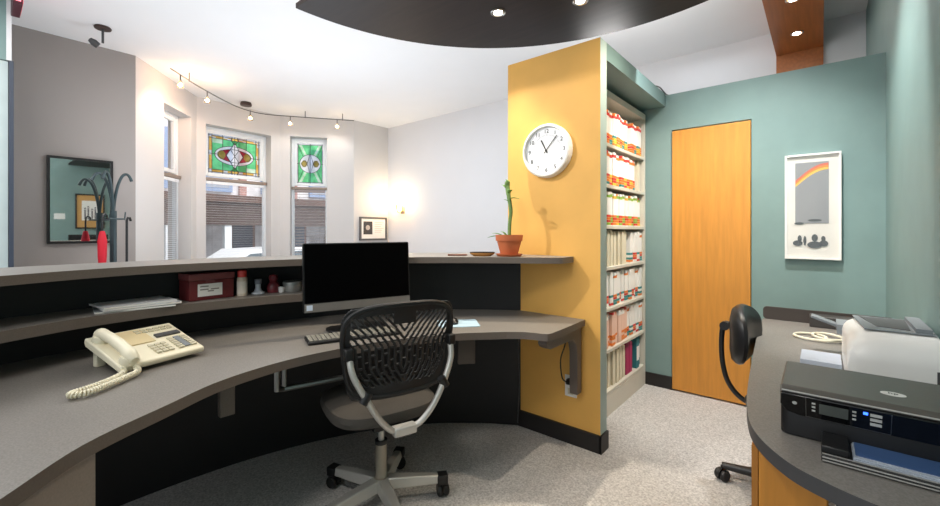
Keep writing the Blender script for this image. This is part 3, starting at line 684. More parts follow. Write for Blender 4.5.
def folder_mesh(style, seed, th):
    rnd = random.Random(seed); mb = MB(); h = .235 + rnd.uniform(-.008, .004); d = .29
    if style == 'manila':
        body, top, low = 6, [6], [6]
    elif style == 'red': body, top, low = 0, [1, 1, 2], [2, 2, 3, 5, 2, 1]
    elif style == 'orange': body, top, low = 0, [2, 1, 2], [2, 2, 3, 1, 5]
    elif style == 'green': body, top, low = 0, [4, 4, 3], [2, 2, 1, 4, 3]
    elif style == 'white': body, top, low = 0, [0, 0, 2], [2, 5, 1, 0]
    elif style == 'pink': body, top, low = 7, [7, 0], [7, 2, 7]
    elif style == 'magenta': body, top, low = 8, [8], [8]
    else: body, top, low = 9, [0], [9]
    mb.box((-d, 0, 0), (0, th, h), body)
    e = .0015
    if style not in ('manila', 'magenta', 'teal'):
        z = .006
        for k in range(4):
            hh = .018; mb.box((-.03, -e / 2, z), (e, th + e / 2, z + hh - .002), rnd.choice(low)); z += hh
        if top != [0, 0]:
            mb.box((-.03, -e / 2, h - .036), (e, th + e / 2, h - .016), rnd.choice(top))
        mb.box((-.05, -e, h - .018), (.006, th * .4, h - .002), rnd.choice([0, 1, 2] if style != 'green' else [0, 2, 3]))
    elif style == 'teal':
        mb.box((0, .006, .06), (e, th - .006, .17), 0)
    else:
        mb.box((-.06, 0, h), (0, th * .6, h + .012), body)
    return mb
ROWN = ['lowest', 'second-lowest', 'third-lowest', 'middle', 'third-highest', 'second-highest', 'topmost']
ORD = ['first', 'second', 'third', 'fourth', 'fifth', 'sixth', 'seventh', 'eighth', 'ninth', 'tenth', 'eleventh', 'twelfth', 'thirteenth', 'fourteenth', 'fifteenth', 'sixteenth', 'seventeenth', 'eighteenth', 'nineteenth', 'twentieth', 'twenty-first', 'twenty-second']
PROTO = {}
DESC = {'manila': 'plain manila chart folder', 'red': 'white chart with red top tab', 'orange': 'white chart with orange top tab', 'green': 'white chart with green top tab', 'white': 'white chart with foot labels',
        'pink': 'pinkish chart folder', 'magenta': 'magenta binder', 'teal': 'dark teal binder'}
ROWS = {6: ['red'] * 13 + [None] + ['red'] * 4, 5: ['orange'] * 14 + [None] + ['manila'] * 1, 4: ['green'] * 18, 3: ['manila'] * 12 + [None] + ['white'] * 4,
        2: ['white'] * 18, 1: ['manila'] * 5 + ['pink'] * 7 + ['white'] * 5, 0: ['manila'] * 11 + ['magenta'] * 2 + [None] + ['teal'] * 2}
for r, seq in ROWS.items():
    y = SY0 + .036; k = 0
    for q, style in enumerate(seq):
        pitch = (SY1 - SY0 - .075) / len(seq)
        if style is None: y += pitch; continue
        th = pitch * (.88 if style != 'manila' else .70); var = q % 4; key = (style, var, round(th, 3))
        xo = SX1 - .012 - random.Random(r * 50 + q).uniform(0, .02)
        if key not in PROTO:
            o = folder_mesh(style, hash((style == 'red', var)) % 97 + var * 13, th).build('chart_folder' if style not in ('magenta', 'teal') else 'binder', FM, local=True); PROTO[key] = o
        else:
            o = PROTO[key].copy(); col.objects.link(o)
        lean = 0
        if style == 'manila' and r in (0, 1, 3): lean = R(9)
        o.location = (xo, y + (.04 if lean else 0) * 0 + .001, SZ[r] + .001); 
        if lean: o.rotation_euler = (0, 0, 0)
        tag(o, '%s, %s from near end, %s filing shelf' % (DESC[style], ORD[k], ROWN[r]), 'folder' if style not in ('magenta', 'teal') else 'binder', 'charts on the %s filing shelf' % ROWN[r])
        y += pitch; k += 1
tag(MB().tube(spline([(-.97, 3.30, 2.345), (-.955, 3.36, 2.352), (-.955, 3.44, 2.36), (-.95, 3.50, 2.348), (-.94, 3.57, 2.336), (-.90, 3.60, 2.334)], 6), .005, 6).build('loose_cable', M_dgrey), 'thin grey cable lying on top of the teal alcove corner', 'cable')

# ------------------------------------------------------------------ framed print on teal wall
ra = thing('framed_artwork', 'white framed artwork with orange arc and dark blots on the teal wall', 'picture', (-.045, 3.55, 1.06))
a0, a1, b0, b1 = -.187, .098, 1.065, 1.755; mb = MB(); t_ = .012
for p, q in (((a0, b0), (a1, b0 + t_)), ((a0, b1 - t_), (a1, b1)), ((a0, b0 + t_), (a0 + t_, b1 - t_)), ((a1 - t_, b0 + t_), (a1, b1 - t_))): mb.box((p[0], 3.515, p[1]), (q[0], 3.549, q[1]))
mb.build('frame', M_whitep, ra)
MB().box((a0 + t_, 3.53, b0 + t_), (a1 - t_, 3.549, b1 - t_)).build('mat_board', mat('board_white', '#E2DFD6', .7), ra)
pc = MB().box((a0 + .055, 3.527, b0 + .235), (a1 - .06, 3.53, b1 - .055)).build('print_field', mat('print_grey', '#8E9192', .6), ra)
mb = MB(); w_ = (a1 - .06) - (a0 + .055)
for i, m_ in ((0, 0), (1, 1), (2, 2)):
    pts = []
    for k in range(9):
        t = k / 8; x = a0 + .056 + w_ * t * .985; z = b1 - .185 + .105 * math.sin(t * PI * .52) + .014 * (1 - i); pts.append((x, z))
    A_ = [(x, z) for x, z in pts]; B_ = [(x, z - .014) for x, z in pts]
    mb.add([(x, 3.526, z) for x, z in A_] + [(x, 3.526, z) for x, z in B_], [(j, j + 1, 9 + j + 1, 9 + j) for j in range(8)], m_)
mb.build('orange_arc', [mat('arc_red', '#D9674A', .6), mat('arc_orange', '#F08A24', .6), mat('arc_yellow', '#F2C04A', .6)], ra)
mb = MB()
def blot(x, z, w, h): mb.prism([(x + w * math.cos(R(a)), z + h * math.sin(R(a))) for a in range(0, 360, 20)], 3.525, 3.527, 0, Matrix(((1, 0, 0, 0), (0, 0, 1, 0), (0, 1, 0, 0), (0, 0, 0, 1))))
for x, z, w, h in ((.075, .235, .025, .008), (.155, .255, .036, .008), (.068, .105, .026, .018), (.078, .135, .011, .022), (.105, .122, .008, .030), (.155, .095, .038, .022), (.155, .14, .016, .024), (.2, .105, .022, .02), (.198, .135, .011, .018)): blot(a0 + x, b0 + z, w, h)
mb.build('dark_shapes', mat('blot_grey', '#3E4644', .7), ra)
MB().box((a0 + t_, 3.519, b0 + t_), (a1 - t_, 3.521, b1 - t_)).build('glazing', glass('pane_pic', '#FFFFFF', .95), ra)

# ------------------------------------------------------------------ items on the counter
AM = math.atan2(-.295, .955)          # monitor faces this way
mo = thing('desktop_monitor', 'large black all-in-one monitor standing on the curved worktop', 'monitor', (-1.812, 1.279, .74), AM)
wd = .275
ms = MB(); Mt = T((0, 0, .115)) @ RY(R(-4))
ms.prism(rrect(-wd, 0, wd, .335, .008), -.012, .012, 0, Mt @ RZ(R(90)) @ RX(R(90))); ms.build('housing', M_blk, mo, local=True)
MB().box((.0121, -wd + .006, .047), (.0135, wd - .006, .329), 0, Mt).build('screen', M_screen, mo, local=True)
ch = MB().box((.0121, -wd + .003, .003), (.015, wd - .003, .043), 0, Mt).build('chin', mat('chin_grey', '#77736F', .4), mo, local=True)
MB().box((.0151, -wd + .012, .012), (.0156, -wd + .04, .038), 0, Mt).build('sticker', mat('sticker_blue_white', '#D5E2F2', .5), ch, local=True)
s_ = MB(); s_.box((-.06, -.03, .012), (-.035, .03, .25)); s_.box((-.05, -.03, .2), (-.012, .03, .25)); s_.build('stand', M_dgrey, mo, local=True)
MB().prism(rrect(-.13, -.15, .02, .15, .05), .0005, .012).build('stand_base', M_blk, mo, local=True, bevel=.003)
kb = thing('keyboard', 'black keyboard with pale keys on the worktop before the monitor', 'keyboard', (-1.722, 1.18, .7405), AM - R(4))
MB().box((-.065, -.215, 0), (.065, .215, .014)).build('keyboard_body', M_blk, kb, local=True, bevel=.004)
mb = MB()
for r_ in range(6):
    yy = -.207
    while yy < .19:
        w__ = .015 if not (r_ == 0 and -.09 < yy < .0) else .085
        mb.box((-.058 + (5 - r_) * 0.0195 , yy, .0142), (-.058 + (5 - r_) * .0195 + .015, yy + w__, .019)); yy += w__ + .0045
mb.build('keys', mat('keycap', '#8F8D84', .5), kb, local=True)
mp = tag(MB().prism(rrect(-.11, -.09, .11, .09, .012), 0, .003, 0, T((-1.53, 1.72, .7402)) @ RZ(R(48))).build('mouse_pad', mat('pad_blue', '#A9C4D6', .8)), 'pale blue mouse pad on the worktop right of the chair back', 'mouse pad')
mu = thing('computer_mouse', 'small dark computer mouse on the pale blue pad', 'mouse', (-1.555, 1.70, .7436), R(150))
prof = [(.0, 0), (.03, 0), (.032, .01), (.026, .024), (.012, .033), (0, .034)]
MB().lathe(prof, 20, 0, Matrix.Diagonal((1.6, 1, 1, 1))).build('shell', M_blk, mu, local=True)
MB().lathe([(0, -.004), (.008, -.004), (.008, .004), (0, .004)], 12, 0, T((.022, 0, .029)) @ RX(R(90))).build('scroll_wheel', M_dgrey, mu, local=True)

# desk phone; local x = to the right, y = away from user, z = up
PA_ = math.atan2(.291, -.084)
te = thing('desk_phone', 'cream push-button desk phone with handset on the left part of the curved worktop', 'telephone', (-1.908, .468, .741), PA_)
tilt = T((0, 0, .012)) @ RX(R(17))
bd = MB(); bd.prism([(0, 0), (.235, .0), (.245, .012), (.245, .03), (.0, .024), (-.004, .012)], -.145, .15, 0, tilt @ Matrix(((0, 0, 1, 0), (1, 0, 0, 0), (0, 1, 0, 0), (0, 0, 0, 1))))
bd.build('phone_body', M_cream, te, local=True, bevel=.005)
for x_ in (-.12, .11): MB().box((x_, .20, 0), (x_ + .03, .225, .075)).build('foot', M_cream, te, local=True, bevel=.003)
mb = MB()
for i in range(3):
    for j in range(4): mb.box((-.012 + i * .022, .028 + j * .019, .0255), (.005 + i * .022, .041 + j * .019, .032), 0, tilt)
mb.build('dial_keys', M_creamd, te, local=True); mb = MB()
for i in range(2):
    for j in range(6): mb.box((.068 + i * .048, .028 + j * .016, .0255), (.088 + i * .048, .039 + j * .016, .032), 0, tilt)
mb.build('line_keys', M_creamd, te, local=True); mb = MB()
for i in range(6): mb.box((.0 + i * .023, .195, .028), (.017 + i * .023, .205, .034), 0, tilt); mb.box((.0 + i * .023, .212, .028), (.017 + i * .023, .222, .034), 0, tilt)
mb.build('feature_keys', M_creamd, te, local=True)
MB().box((.045, .140, .027), (.135, .165, .0345), 0, tilt).build('display', M_dgrey, te, local=True)
MB().box((.092, .03, .0265), (.112, .12, .0312), 0, tilt).build('index_card', M_tray, te, local=True)
MB().box((-.055, .12, .0265), (.03, .235, .0312), 0, tilt).build('speaker_panel', M_creamt, te, local=True)
hsx = -.110
ha = MB(); ha.tube(spline([(hsx, -.012, .046), (hsx, .045, .058), (hsx, .12, .063), (hsx, .19, .057), (hsx, .238, .044)], 6), [.012, .017, .02, .022, .022, .021, .02] + [.019] * 5 + [.018] * 3 + [.019] * 4 + [.021, .022, .022, .02, .017, .012], 14, 0, tilt)
ha.lathe([(0, -.022), (.028, -.022), (.031, -.008), (.026, .008), (0, .01)], 20, 0, tilt @ T((hsx, .02, .042))); ha.lathe([(0, -.022), (.028, -.022), (.031, -.008), (.026, .008), (0, .01)], 20, 0, tilt @ T((hsx, .205, .042)))
ha.build('handset', M_cream, te, local=True)
# coiled cord: out from the handset, a loop along the worktop and back
cpts = spline([(-.10, -.005, .035), (-.11, -.04, .016), (-.15, -.060, .0135), (-.22, -.092, .0135), (-.28, -.112, .0135), (-.305, -.105, .0135), (-.315, -.088, .0135), (-.30, -.075, .0135), (-.27, -.072, .0135), (-.21, -.054, .0135), (-.15, -.020, .0135), (-.13, .0, .02)], 12)
cpts = resample(cpts, 900); hel = []
for i, p in enumerate(cpts):
    a = Vector(cpts[max(0, i - 1)]); b = Vector(cpts[min(len(cpts) - 1, i + 1)]); t = (b - a).normalized(); u = t.cross(Vector((0, 0, 1))).normalized(); w__ = u.cross(t)
    ph_ = i * 2 * PI / 15; hel.append(Vector(p) + (u * math.cos(ph_) + w__ * math.sin(ph_)) * .0078)
MB().tube(hel, .0032, 5).build('coiled_cord', M_cream, te, local=True)

Z = .9155
def magazine(x, y, ang, w, d, h, m, label, z):
    t = thing('magazine', label, 'magazine', (x, y, z), ang, 'magazines on the counter shelf')
    MB().box((-w / 2, -d / 2, 0), (w / 2, d / 2, h), 0).build('pages', M_paper, t, local=True)
    MB().box((-w / 2 - .001, -d / 2 - .001, h), (w / 2 + .001, d / 2 + .001, h + .001), 0).build('cover', m, t, local=True)
magazine(-2.315, .46, R(84), .27, .19, .007, M_tray, 'lowest white magazine in the pile left of the maroon box', Z)
magazine(-2.315, .475, R(90), .27, .19, .007, mat('cover_grey', '#C9CBD0', .4), 'middle magazine in the pile left of the maroon box', Z + .0085)
magazine(-2.32, .46, R(97), .26, .18, .006, mat('cover_white', '#D8DADE', .35), 'uppermost glossy magazine in the pile left of the maroon box', Z + .017)

ba = R(4)
bx_ = thing('card_box', 'maroon lidded card box with a white label on the counter shelf', 'box', (-2.345, .755, Z), ba)
MB().box((-.07, -.10, 0), (.055, .10, .095)).build('box_body', M_maroon, bx_, local=True, bevel=.002)
MB().box((-.072, -.103, .097), (.058, .103, .128)).build('lid', M_maroonl, bx_, local=True, bevel=.002)
lb = MB().box((.0551, -.065, .018), (.0562, .045, .078)).build('label_card', M_paper, bx_, local=True)
mb = MB()
for z, a, b in ((.066, -.055, -.018), (.051, -.055, -.018), (.051, -.008, .030), (.042, -.022, .006)): mb.box((.0563, a, z - .003), (.0567, b, z + .003))
mb.build('label_print', mat('print_faint', '#8F8A84', .8), lb, local=True)
MB().box((.055, -.03, .083), (.058, .01, .096)).build('clasp', M_maroonl, bx_, local=True)
sc_ = thing('spray_can', 'slim cream and red spray can beside the maroon box', 'can', (-2.30, .90, Z))
MB().lathe([(0, 0), (.024, 0), (.024, .09), (.02, .096), (0, .096)], 24, 0).build('can_body', mat('can_cream', '#D9C9B4', .4), sc_, local=True)
MB().lathe([(0, .0965), (.021, .0965), (.021, .128), (.016, .132), (0, .132)], 24, 0).build('cap', mat('cap_red', '#D6453F', .4), sc_, local=True)
MB().lathe([(.0243, .012), (.0246, .012), (.0246, .075), (.0243, .075)], 24, 0).build('wrap_label', mat('wrap', '#E6DCCD', .5), sc_, local=True)
gc = thing('glass_bell', 'small clear bell-shaped glass bottle on the counter shelf next to the spray can', 'bottle', (-2.31, .985, Z))
MB().lathe([(0, 0), (.034, 0), (.034, .006), (.020, .014), (.014, .03), (.014, .05), (0, .052)], 20, 0).build('foot', mat('glass_grey', '#C6CBD2', .15), gc, local=True)
MB().lathe([(0, .052), (.017, .052), (.018, .076), (.015, .078), (0, .078)], 20, 0).build('cap', mat('cap_grey', '#7D838C', .3), gc, local=True)
fg = thing('rabbit_figurine', 'small dark red round figurine holding a pale cup on the counter shelf', 'figurine', (-2.295, 1.06, Z))
M_fig = mat('fig_red', '#6E2A30', .3, noise=(60, .4))
MB().lathe([(0, 0), (.028, 0), (.034, .02), (.03, .045), (.018, .06), (0, .064)], 20, 0).build('body', M_fig, fg, local=True)
MB().lathe([(0, .0), (.018, .006), (.025, .022), (.02, .038), (0, .045)], 18, 0, T((0, 0, .055))).build('head', M_fig, fg, local=True)
MB().lathe([(0, 0), (.014, 0), (.018, .03), (.014, .03), (0, .012)], 16, 0, T((.036, .028, .0))).build('cup', M_whitep, fg, local=True)
tn = thing('round_tin', 'low round silver tin on the counter shelf next to the monitor', 'tin', (-2.255, 1.15, Z))
MB().lathe([(0, 0), (.05, 0), (.052, .004), (.052, .036), (0, .036)], 32, 0).build('tin_body', mat('tin_grey', '#9A9A96', .35, metal=.6), tn, local=True)
MB().lathe([(0, .037), (.054, .037), (.054, .052), (.05, .056), (0, .057)], 32, 0).build('lid', mat('tin_lid', '#8C918E', .35, metal=.6), tn, local=True)
ds = thing('oval_dish', 'small amber-brown oval dish on the ledge left of the plant pot', 'dish', (-1.555, 1.965, 1.1005), R(38))
MB().lathe([(0, 0), (.035, 0), (.048, .012), (.05, .02), (.047, .02), (.034, .008), (0, .006)], 28, 0, Matrix.Diagonal((1.5, .8, 1, 1))).build('bowl', mat('amber', '#A8743C', .2), ds, local=True)
MB().lathe([(.05, .02), (.051, .024), (.047, .024), (.047, .02)], 28, 0, Matrix.Diagonal((1.5, .8, 1, 1))).build('rim', M_ink, ds, local=True)
pn = thing('pen', 'brown pen lying on the ledge left of the oval dish', 'pen', (-1.68, 1.885, 1.1055), R(42))
MB().tube([(-.06, 0, 0), (.05, 0, 0), (.06, 0, 0)], [.005, .005, .002], 8).build('barrel', mat('pen_brown', '#6B3B25', .3), pn, local=True)
MB().box((-.05, -.002, .0045), (-.015, .002, .0075)).build('clip', M_silver, pn, local=True)

# ------------------------------------------------------------------ task chair at the counter (local x = forward)
CH = thing('task_chair', 'black slotted-back task chair with silver frame at the curved worktop', 'chair', (-1.55, 1.21, 0), math.atan2(.30, -.95))
def caster(parent, x, y, ang, local_mat=M_blk):
    c = MB(); Mm = T((x, y, .0295)) @ RZ(ang)
    for s in (-1, 1): c.lathe([(0, -.010), (.024, -.011), (.0285, -.005), (.0285, .005), (.024, .011), (0, .010)], 18, 0, Mm @ T((0, s * .015, 0)) @ RX(R(90)))
    c.tube([(0, 0, .0), (0, 0, .045)], .008, 8, 0, Mm)
    hood = [(.0 + .033 * math.cos(R(a)), .033 * math.sin(R(a))) for a in range(-10, 191, 15)]
    c.prism(hood, -.006, .006, 0, Mm @ RX(R(90)))
    return c.build('caster', local_mat, parent, local=True)
a_f = math.atan2(.30, -.95)
for k in range(5):
    a = R(51 + 72 * k) - a_f; c_, s_2 = math.cos(a), math.sin(a)
    arm = MB(); Mm = RZ(a)
    V = []
    for x, w_, zb, zt in ((.02, .032, .072, .122), (.12, .029, .070, .116), (.24, .024, .069, .106), (.285, .02, .069, .10)):
        V += [(x, -w_, zb), (x, w_, zb), (x, w_ * .75, zt), (x, -w_ * .75, zt)]
    F = [(0, 1, 2, 3), (12, 15, 14, 13)]
    for i in range(3):
        for j in range(4): F.append((4 * i + j, 4 * i + (j + 1) % 4, 4 * i + 4 + (j + 1) % 4, 4 * i + 4 + j))
    arm.add(V, F, 0, Mm); ao = arm.build('base_arm', M_silver, CH, local=True, bevel=.005)
    e = MB(); e.box((.258, -.025, .060), (.308, .025, .104), 0, Mm); e.build('end_cap', M_blk, ao, local=True, bevel=.005)
    caster(ao, .285 * c_, .285 * s_2, a + R(100 + 40 * k))
MB().lathe([(0, .07), (.034, .07), (.036, .12), (.026, .125), (.026, .275), (0, .275)], 24, 0).build('column', mat('column_beige', '#A89F90', .4, metal=.4), CH, local=True)
MB().lathe([(0, .275), (.028, .275), (.028, .292), (0, .292)], 24, 0).build('column_collar', M_blk, CH, local=True)
MB().lathe([(0, .292), (.014, .292), (.014, .385), (0, .385)], 16, 0).build('gas_piston', M_silver, CH, local=True)
pl_ = MB(); pl_.box((-.10, -.07, .375), (.10, .07, .428)); pl_.box((-.255, -.035, .405), (-.10, .035, .427)); pl_.build('seat_plate', M_blk, CH, local=True, bevel=.006)
seat = MB(); n_ = 40; rings = []
for sc__, z in ((.86, .405), (.97, .418), (1.0, .440), (.97, .462), (.86, .474), (.6, .478), (.25, .474)):
    ring = []
    for k in range(n_):
        t = 2 * PI * k / n_; cx_, sy_ = math.cos(t), math.sin(t); ex_ = .62
        ring.append((.04 + .235 * sc__ * math.copysign(abs(cx_) ** ex_, cx_), .245 * sc__ * math.copysign(abs(sy_) ** ex_, sy_), z))
    rings.append(ring)
V = [p for r_ in rings for p in r_]; F = [tuple(range(n_))[::-1], tuple((len(rings) - 1) * n_ + k for k in range(n_))]
for i in range(len(rings) - 1):
    for k in range(n_): F.append((i * n_ + k, i * n_ + (k + 1) % n_, (i + 1) * n_ + (k + 1) % n_, (i + 1) * n_ + k))
seat.add(V, F, 0, T((0, 0, .022)), True); seat.build('seat', M_seat, CH, local=True)
# slotted backrest: a curved plate with the slot cells left out
def back_pos(u, v):
    """u -1..1 across, v 0..1 up"""
    hw = .213 + .033 * min(1, v * 1.6)
    y = u * hw; z = .585 + .375 * v
    z += (.0 - .02 * u * u) * v
    x = -.255 + .045 * u * u - .035 * (v - .35) - .03 * max(0, .3 - v)
    return Vector((x, y, z))
def inside(u, v):
    r = .16; du = max(0, abs(u) - (1 - r)); dv = max(0, v - (1 - r)) if v > .5 else max(0, r * .8 - v); return du * du + dv * dv <= r * r
def slot(u, v):
    if abs(u) > .86 or v > .90 or v < .12: return False
    a = abs(u); phi = a
    if v > .55: phi = a - (v - .55) ** 1.15 * 1.35
    if v < .34: phi = a + (.34 - v) ** 1.5 * 1.9
    if phi > .86: return False
    p = .105; fr = (phi / p + 50.25) % 1.0
    row = (v + .06 * (int(phi / p + 50.25) % 2)) / .135 % 1.0
    if row > .86 and v < .62: return False
    if v > .78 and a < .2: return False
    return fr < .60
NX, NY = 132, 90; mb = MB(); idx = {}
def vid(i, j):
    if (i, j) not in idx:
        idx[(i, j)] = len(mb.v); mb.v.append(back_pos(i / NX * 2 - 1, j / NY))
    return idx[(i, j)]
for j in range(NY):
    for i in range(NX):
        u = (i + .5) / NX * 2 - 1; v = (j + .5) / NY
        if not inside(u, v) or slot(u, v): continue
        mb.f.append([vid(i, j), vid(i + 1, j), vid(i + 1, j + 1), vid(i, j + 1)]); mb.mi.append(0); mb.sm.append(True)
bk = mb.build('backrest', M_mesh, CH, local=True)
so = bk.modifiers.new('thick', 'SOLIDIFY'); so.thickness = .005; so.offset = 0
# padded rim around the backrest
rim = []
for k in range(0, 96):
    t = 2 * PI * k / 96; cu, su = math.cos(t), math.sin(t)
    u = math.copysign(abs(cu) ** .38, cu) * .975; v = .5 + .49 * math.copysign(abs(su) ** .38, su)
    rim.append(back_pos(u, v))
MB().tube(rim, .011, 8, closed=True).build('back_rim', M_mesh, CH, local=True)
for s in (-1, 1):
    fr = MB(); fr.tube(spline([(-.250, s * .222, .775), (-.272, s * .212, .70), (-.288, s * .165, .605), (-.288, s * .115, .52), (-.275, s * .065, .462), (-.255, s * .03, .442)], 7), .0125, 12)
    f_ = fr.build('frame_tube', M_silver, CH, local=True)
    MB().lathe([(0, -.022), (.018, -.022), (.018, .022), (0, .022)], 14, 0, T((-.287, s * .168, .612)) @ RX(R(s * 30))).build('clamp_collar', M_blk, f_, local=True)
    MB().box((-.268, s * .224 - .016, .755), (-.230, s * .224 + .016, .80)).build('pivot_cap', M_blk, f_, local=True, bevel=.005)
MB().box((-.285, -.05, .424), (-.24, .05, .462)).build('hinge_block', M_silver, CH, local=True, bevel=.008)

# ------------------------------------------------------------------ second chair by the printer desk (local x = forward = world +X)
c2 = thing('drafting_chair', 'small black chair with oval backrest pushed up to the printer desk', 'chair', (-.135, 2.42, 0), R(-4))
for k in range(5):
    a = R(184 + 72 * k); arm = MB(); arm.tube([(.02 * math.cos(a), .02 * math.sin(a), .095), (.245 * math.cos(a), .245 * math.sin(a), .075)], [.026, .017], 10); ao = arm.build('base_arm', M_chair2, c2, local=True)
    caster(ao, .245 * math.cos(a), .245 * math.sin(a), a + R(60))
MB().lathe([(0, .07), (.032, .07), (.03, .25), (.016, .26), (.016, .40), (0, .40)], 18, 0).build('column', M_chair2, c2, local=True)
MB().lathe([(0, .40), (.14, .40), (.175, .42), (.18, .445), (.16, .465), (.1, .47), (0, .468)], 32, 0, T((.03, 0, 0))).build('seat', M_chair2, c2, local=True)
pad = MB(); rings = []; n_ = 32
for off, s_c in ((-.040, .55), (-.032, .85), (-.012, .98), (.0, 1), (.018, .96), (.032, .80), (.038, .5)):
    rings.append([(-.17 + off + .05 * (math.cos(2 * PI * k / n_) * s_c) ** 2, .175 * s_c * math.cos(2 * PI * k / n_), .745 + .145 * s_c * math.copysign(abs(math.sin(2 * PI * k / n_)) ** .75, math.sin(2 * PI * k / n_))) for k in range(n_)])
V = [p for r_ in rings for p in r_]; F = [tuple(range(n_))[::-1], tuple((len(rings) - 1) * n_ + k for k in range(n_))]
for i in range(len(rings) - 1):
    for k in range(n_): F.append((i * n_ + k, i * n_ + (k + 1) % n_, (i + 1) * n_ + (k + 1) % n_, (i + 1) * n_ + k))
pad.add(V, F, 0, None, True); pad.build('backrest', M_chair2, c2, local=True)
MB().tube(spline([(-.20, 0, .77), (-.235, 0, .775), (-.25, 0, .73), (-.248, 0, .60), (-.22, 0, .49), (-.15, 0, .42), (-.02, 0, .395)], 6), .012, 10).build('back_bar', M_chair2, c2, local=True)
MB().lathe([(0, -.02), (.022, -.02), (.022, .02), (0, .02)], 14, 0, T((-.235, 0, .775)) @ RX(R(90))).build('knob', M_chair2, c2, local=True)

# ------------------------------------------------------------------ printer desk on the right
RDZ = .72
edge = spline([(-.272, 3.10), (-.25, 2.6), (-.22, 2.1), (-.19, 1.68), (-.165, 1.46), (-.13, 1.32), (-.06, 1.205), (.02, 1.15), (.10, 1.12), (.20, 1.10), (.298, 1.095)], 8)
rd = thing('printer_desk', 'grey laminate printer desk with rounded end along the teal wall', 'desk', (.1, 2.0, 0))
poly = edge + [(.298, 3.10)]
mb = MB(); mb.prism(poly, RDZ - .036, RDZ, 1); mb.mi[1] = 0
mb.build('worktop', [M_lam, mat('desk_edge_dark', '#3F3F41', .5)], rd)
Mb = MB(); Mb.prism(rrect(-.27, RDZ + .001, .297, RDZ + .075, .02), 3.085, 3.10, 0, Matrix(((1, 0, 0, 0), (0, 0, 1, 0), (0, 1, 0, 0), (0, 0, 0, 1)))); Mb.build('backsplash', mat('backsplash_dark', '#3E3733', .5), rd)
MB().box((.03, 1.40, 0), (.29, 1.44, RDZ - .037)).build('modesty_panel', M_black, rd)
MB().box((-.12, 3.04, 0), (.29, 3.08, RDZ - .037)).build('end_panel', M_ped, rd)
pc2 = thing('wood_pedestal', 'honey wood pedestal under the rounded front of the printer desk', 'cabinet', (-.06, 1.5, 0))
MB().box((-.142, 1.345, .0), (.014, 1.80, RDZ - .037)).build('carcass', M_ped, pc2)
MB().box((-.142, 1.335, .03), (-.128, 1.345, RDZ - .04)).build('edge_strip', mat('strip_dark_wood', '#A86C22', .45), pc2)
MB().box((-.126, 1.333, .03), (.012, 1.345, RDZ - .04)).build('door', M_ped, pc2, bevel=.002)

# inkjet printer
ip = thing('inkjet_printer', 'black inkjet printer with glossy control panel at the front of the printer desk', 'printer', (.105, 1.5, RDZ))
x0, x1, y0, y1 = -.082, .285, 1.355, 1.62; zb, zt = RDZ + .001, RDZ + .130
mb = MB(); mb.prism(rrect(x0, y0 + .012, x1, y1, .02), zb, zb + .078); mb.build('lower_body', M_blk, ip, bevel=.003)
mb = MB(); mb.prism([(y0 - .004, zb + .112), (y0 - .004, zt - .012), (y0 + .01, zt), (y1, zt), (y1, zb + .079), (y0 + .02, zb + .079)], x0, x1, 0, Mx)
mb.build('lid', mat('printer_lid', '#55524C', .35, noise=(60, .05)), ip, bevel=.004)
mb = MB(); mb.tube([(x0 + .004, y0 - .004, zt - .010), (x1 - .002, y0 - .004, zt - .010)], .0018, 6); mb.build('lid_trim', M_silver, ip)
# tilted glossy control panel band
fp = Matrix.Translation((x0, y0 - .006, zb + .110)) @ RX(R(90 + 22))    # local x along, y up, z out
cpn = MB(); pts = [(0.002, .004), (.0, -.03), (.012, -.05), (.04, -.058), (x1 - x0, -.058), (x1 - x0, .004)]
cpn.prism(pts, -.006, .004, 0, fp); cpo = cpn.build('control_panel', M_blkg, ip, bevel=.002)
MB().box((.078, -.038, .0041), (.132, -.008, .0048), 0, fp).build('display', M_lcd, cpo)
M_btn = mat('button_pale', '#C9C9C4', .5)
for xx, ww, hh, ys in ((.064, .007, .005, (-.008, -.019, -.03)), (.139, .007, .005, (-.008, -.019, -.03)), (.17, .02, .008, (-.006, -.019, -.032))):
    for yy in ys: MB().box((xx, yy - hh, .0041), (xx + ww, yy, .0047), 0, fp).build('button', M_btn, cpo)
MB().lathe([(0, .0041), (.005, .0041), (.005, .0047), (0, .0047)], 12, 0, fp @ T((.03, -.02, 0))).build('power_button', M_btn, cpo)
MB().box((.158, -.012, .0041), (.166, -.005, .0047), 0, fp).build('indicator', M_led, cpo)
mb = MB()
for xx in (.052, .205): mb.box((xx, -.055, .0041), (xx + .001, .002, .0045), 0, fp)
mb.box((.052, -.0555, .0041), (.205, -.0545, .0045), 0, fp); mb.build('panel_outline', M_steel, cpo)
lg = MB(); Ml = T((.135, 1.45, zt + .0002)); lg.lathe([(0, 0), (.021, 0), (.021, .0006), (0, .0006)], 28, 0, Ml @ Matrix.Diagonal((1.1, .8, 1, 1))); lgo = lg.build('emblem', M_whitep, ip)
MB().text('hp', .019, Ml @ T((0, .002, .0012)), 0, .0003).build('emblem_letters', M_dgrey, lgo)
mb = MB(); mb.box((.0, 1.262, zb), (.285, 1.40, zb + .012)); mb.box((.0, 1.255, zb + .001), (.285, 1.262, zb + .014)); tr = mb.build('output_tray', mat('tray_black', '#2A2A2A', .35), ip, bevel=.002)
for yy, zz in ((1.2535, .003), (1.2535, .010), (1.268, .0125)): MB().box((.002, yy, zb + zz), (.285, yy + .0015, zb + zz + .0025)).build('tray_trim', M_silver, tr)
MB().box((.0, 1.275, zb + .012), (.05, 1.365, zb + .03)).build('paper_guide', M_blk, tr, bevel=.003)
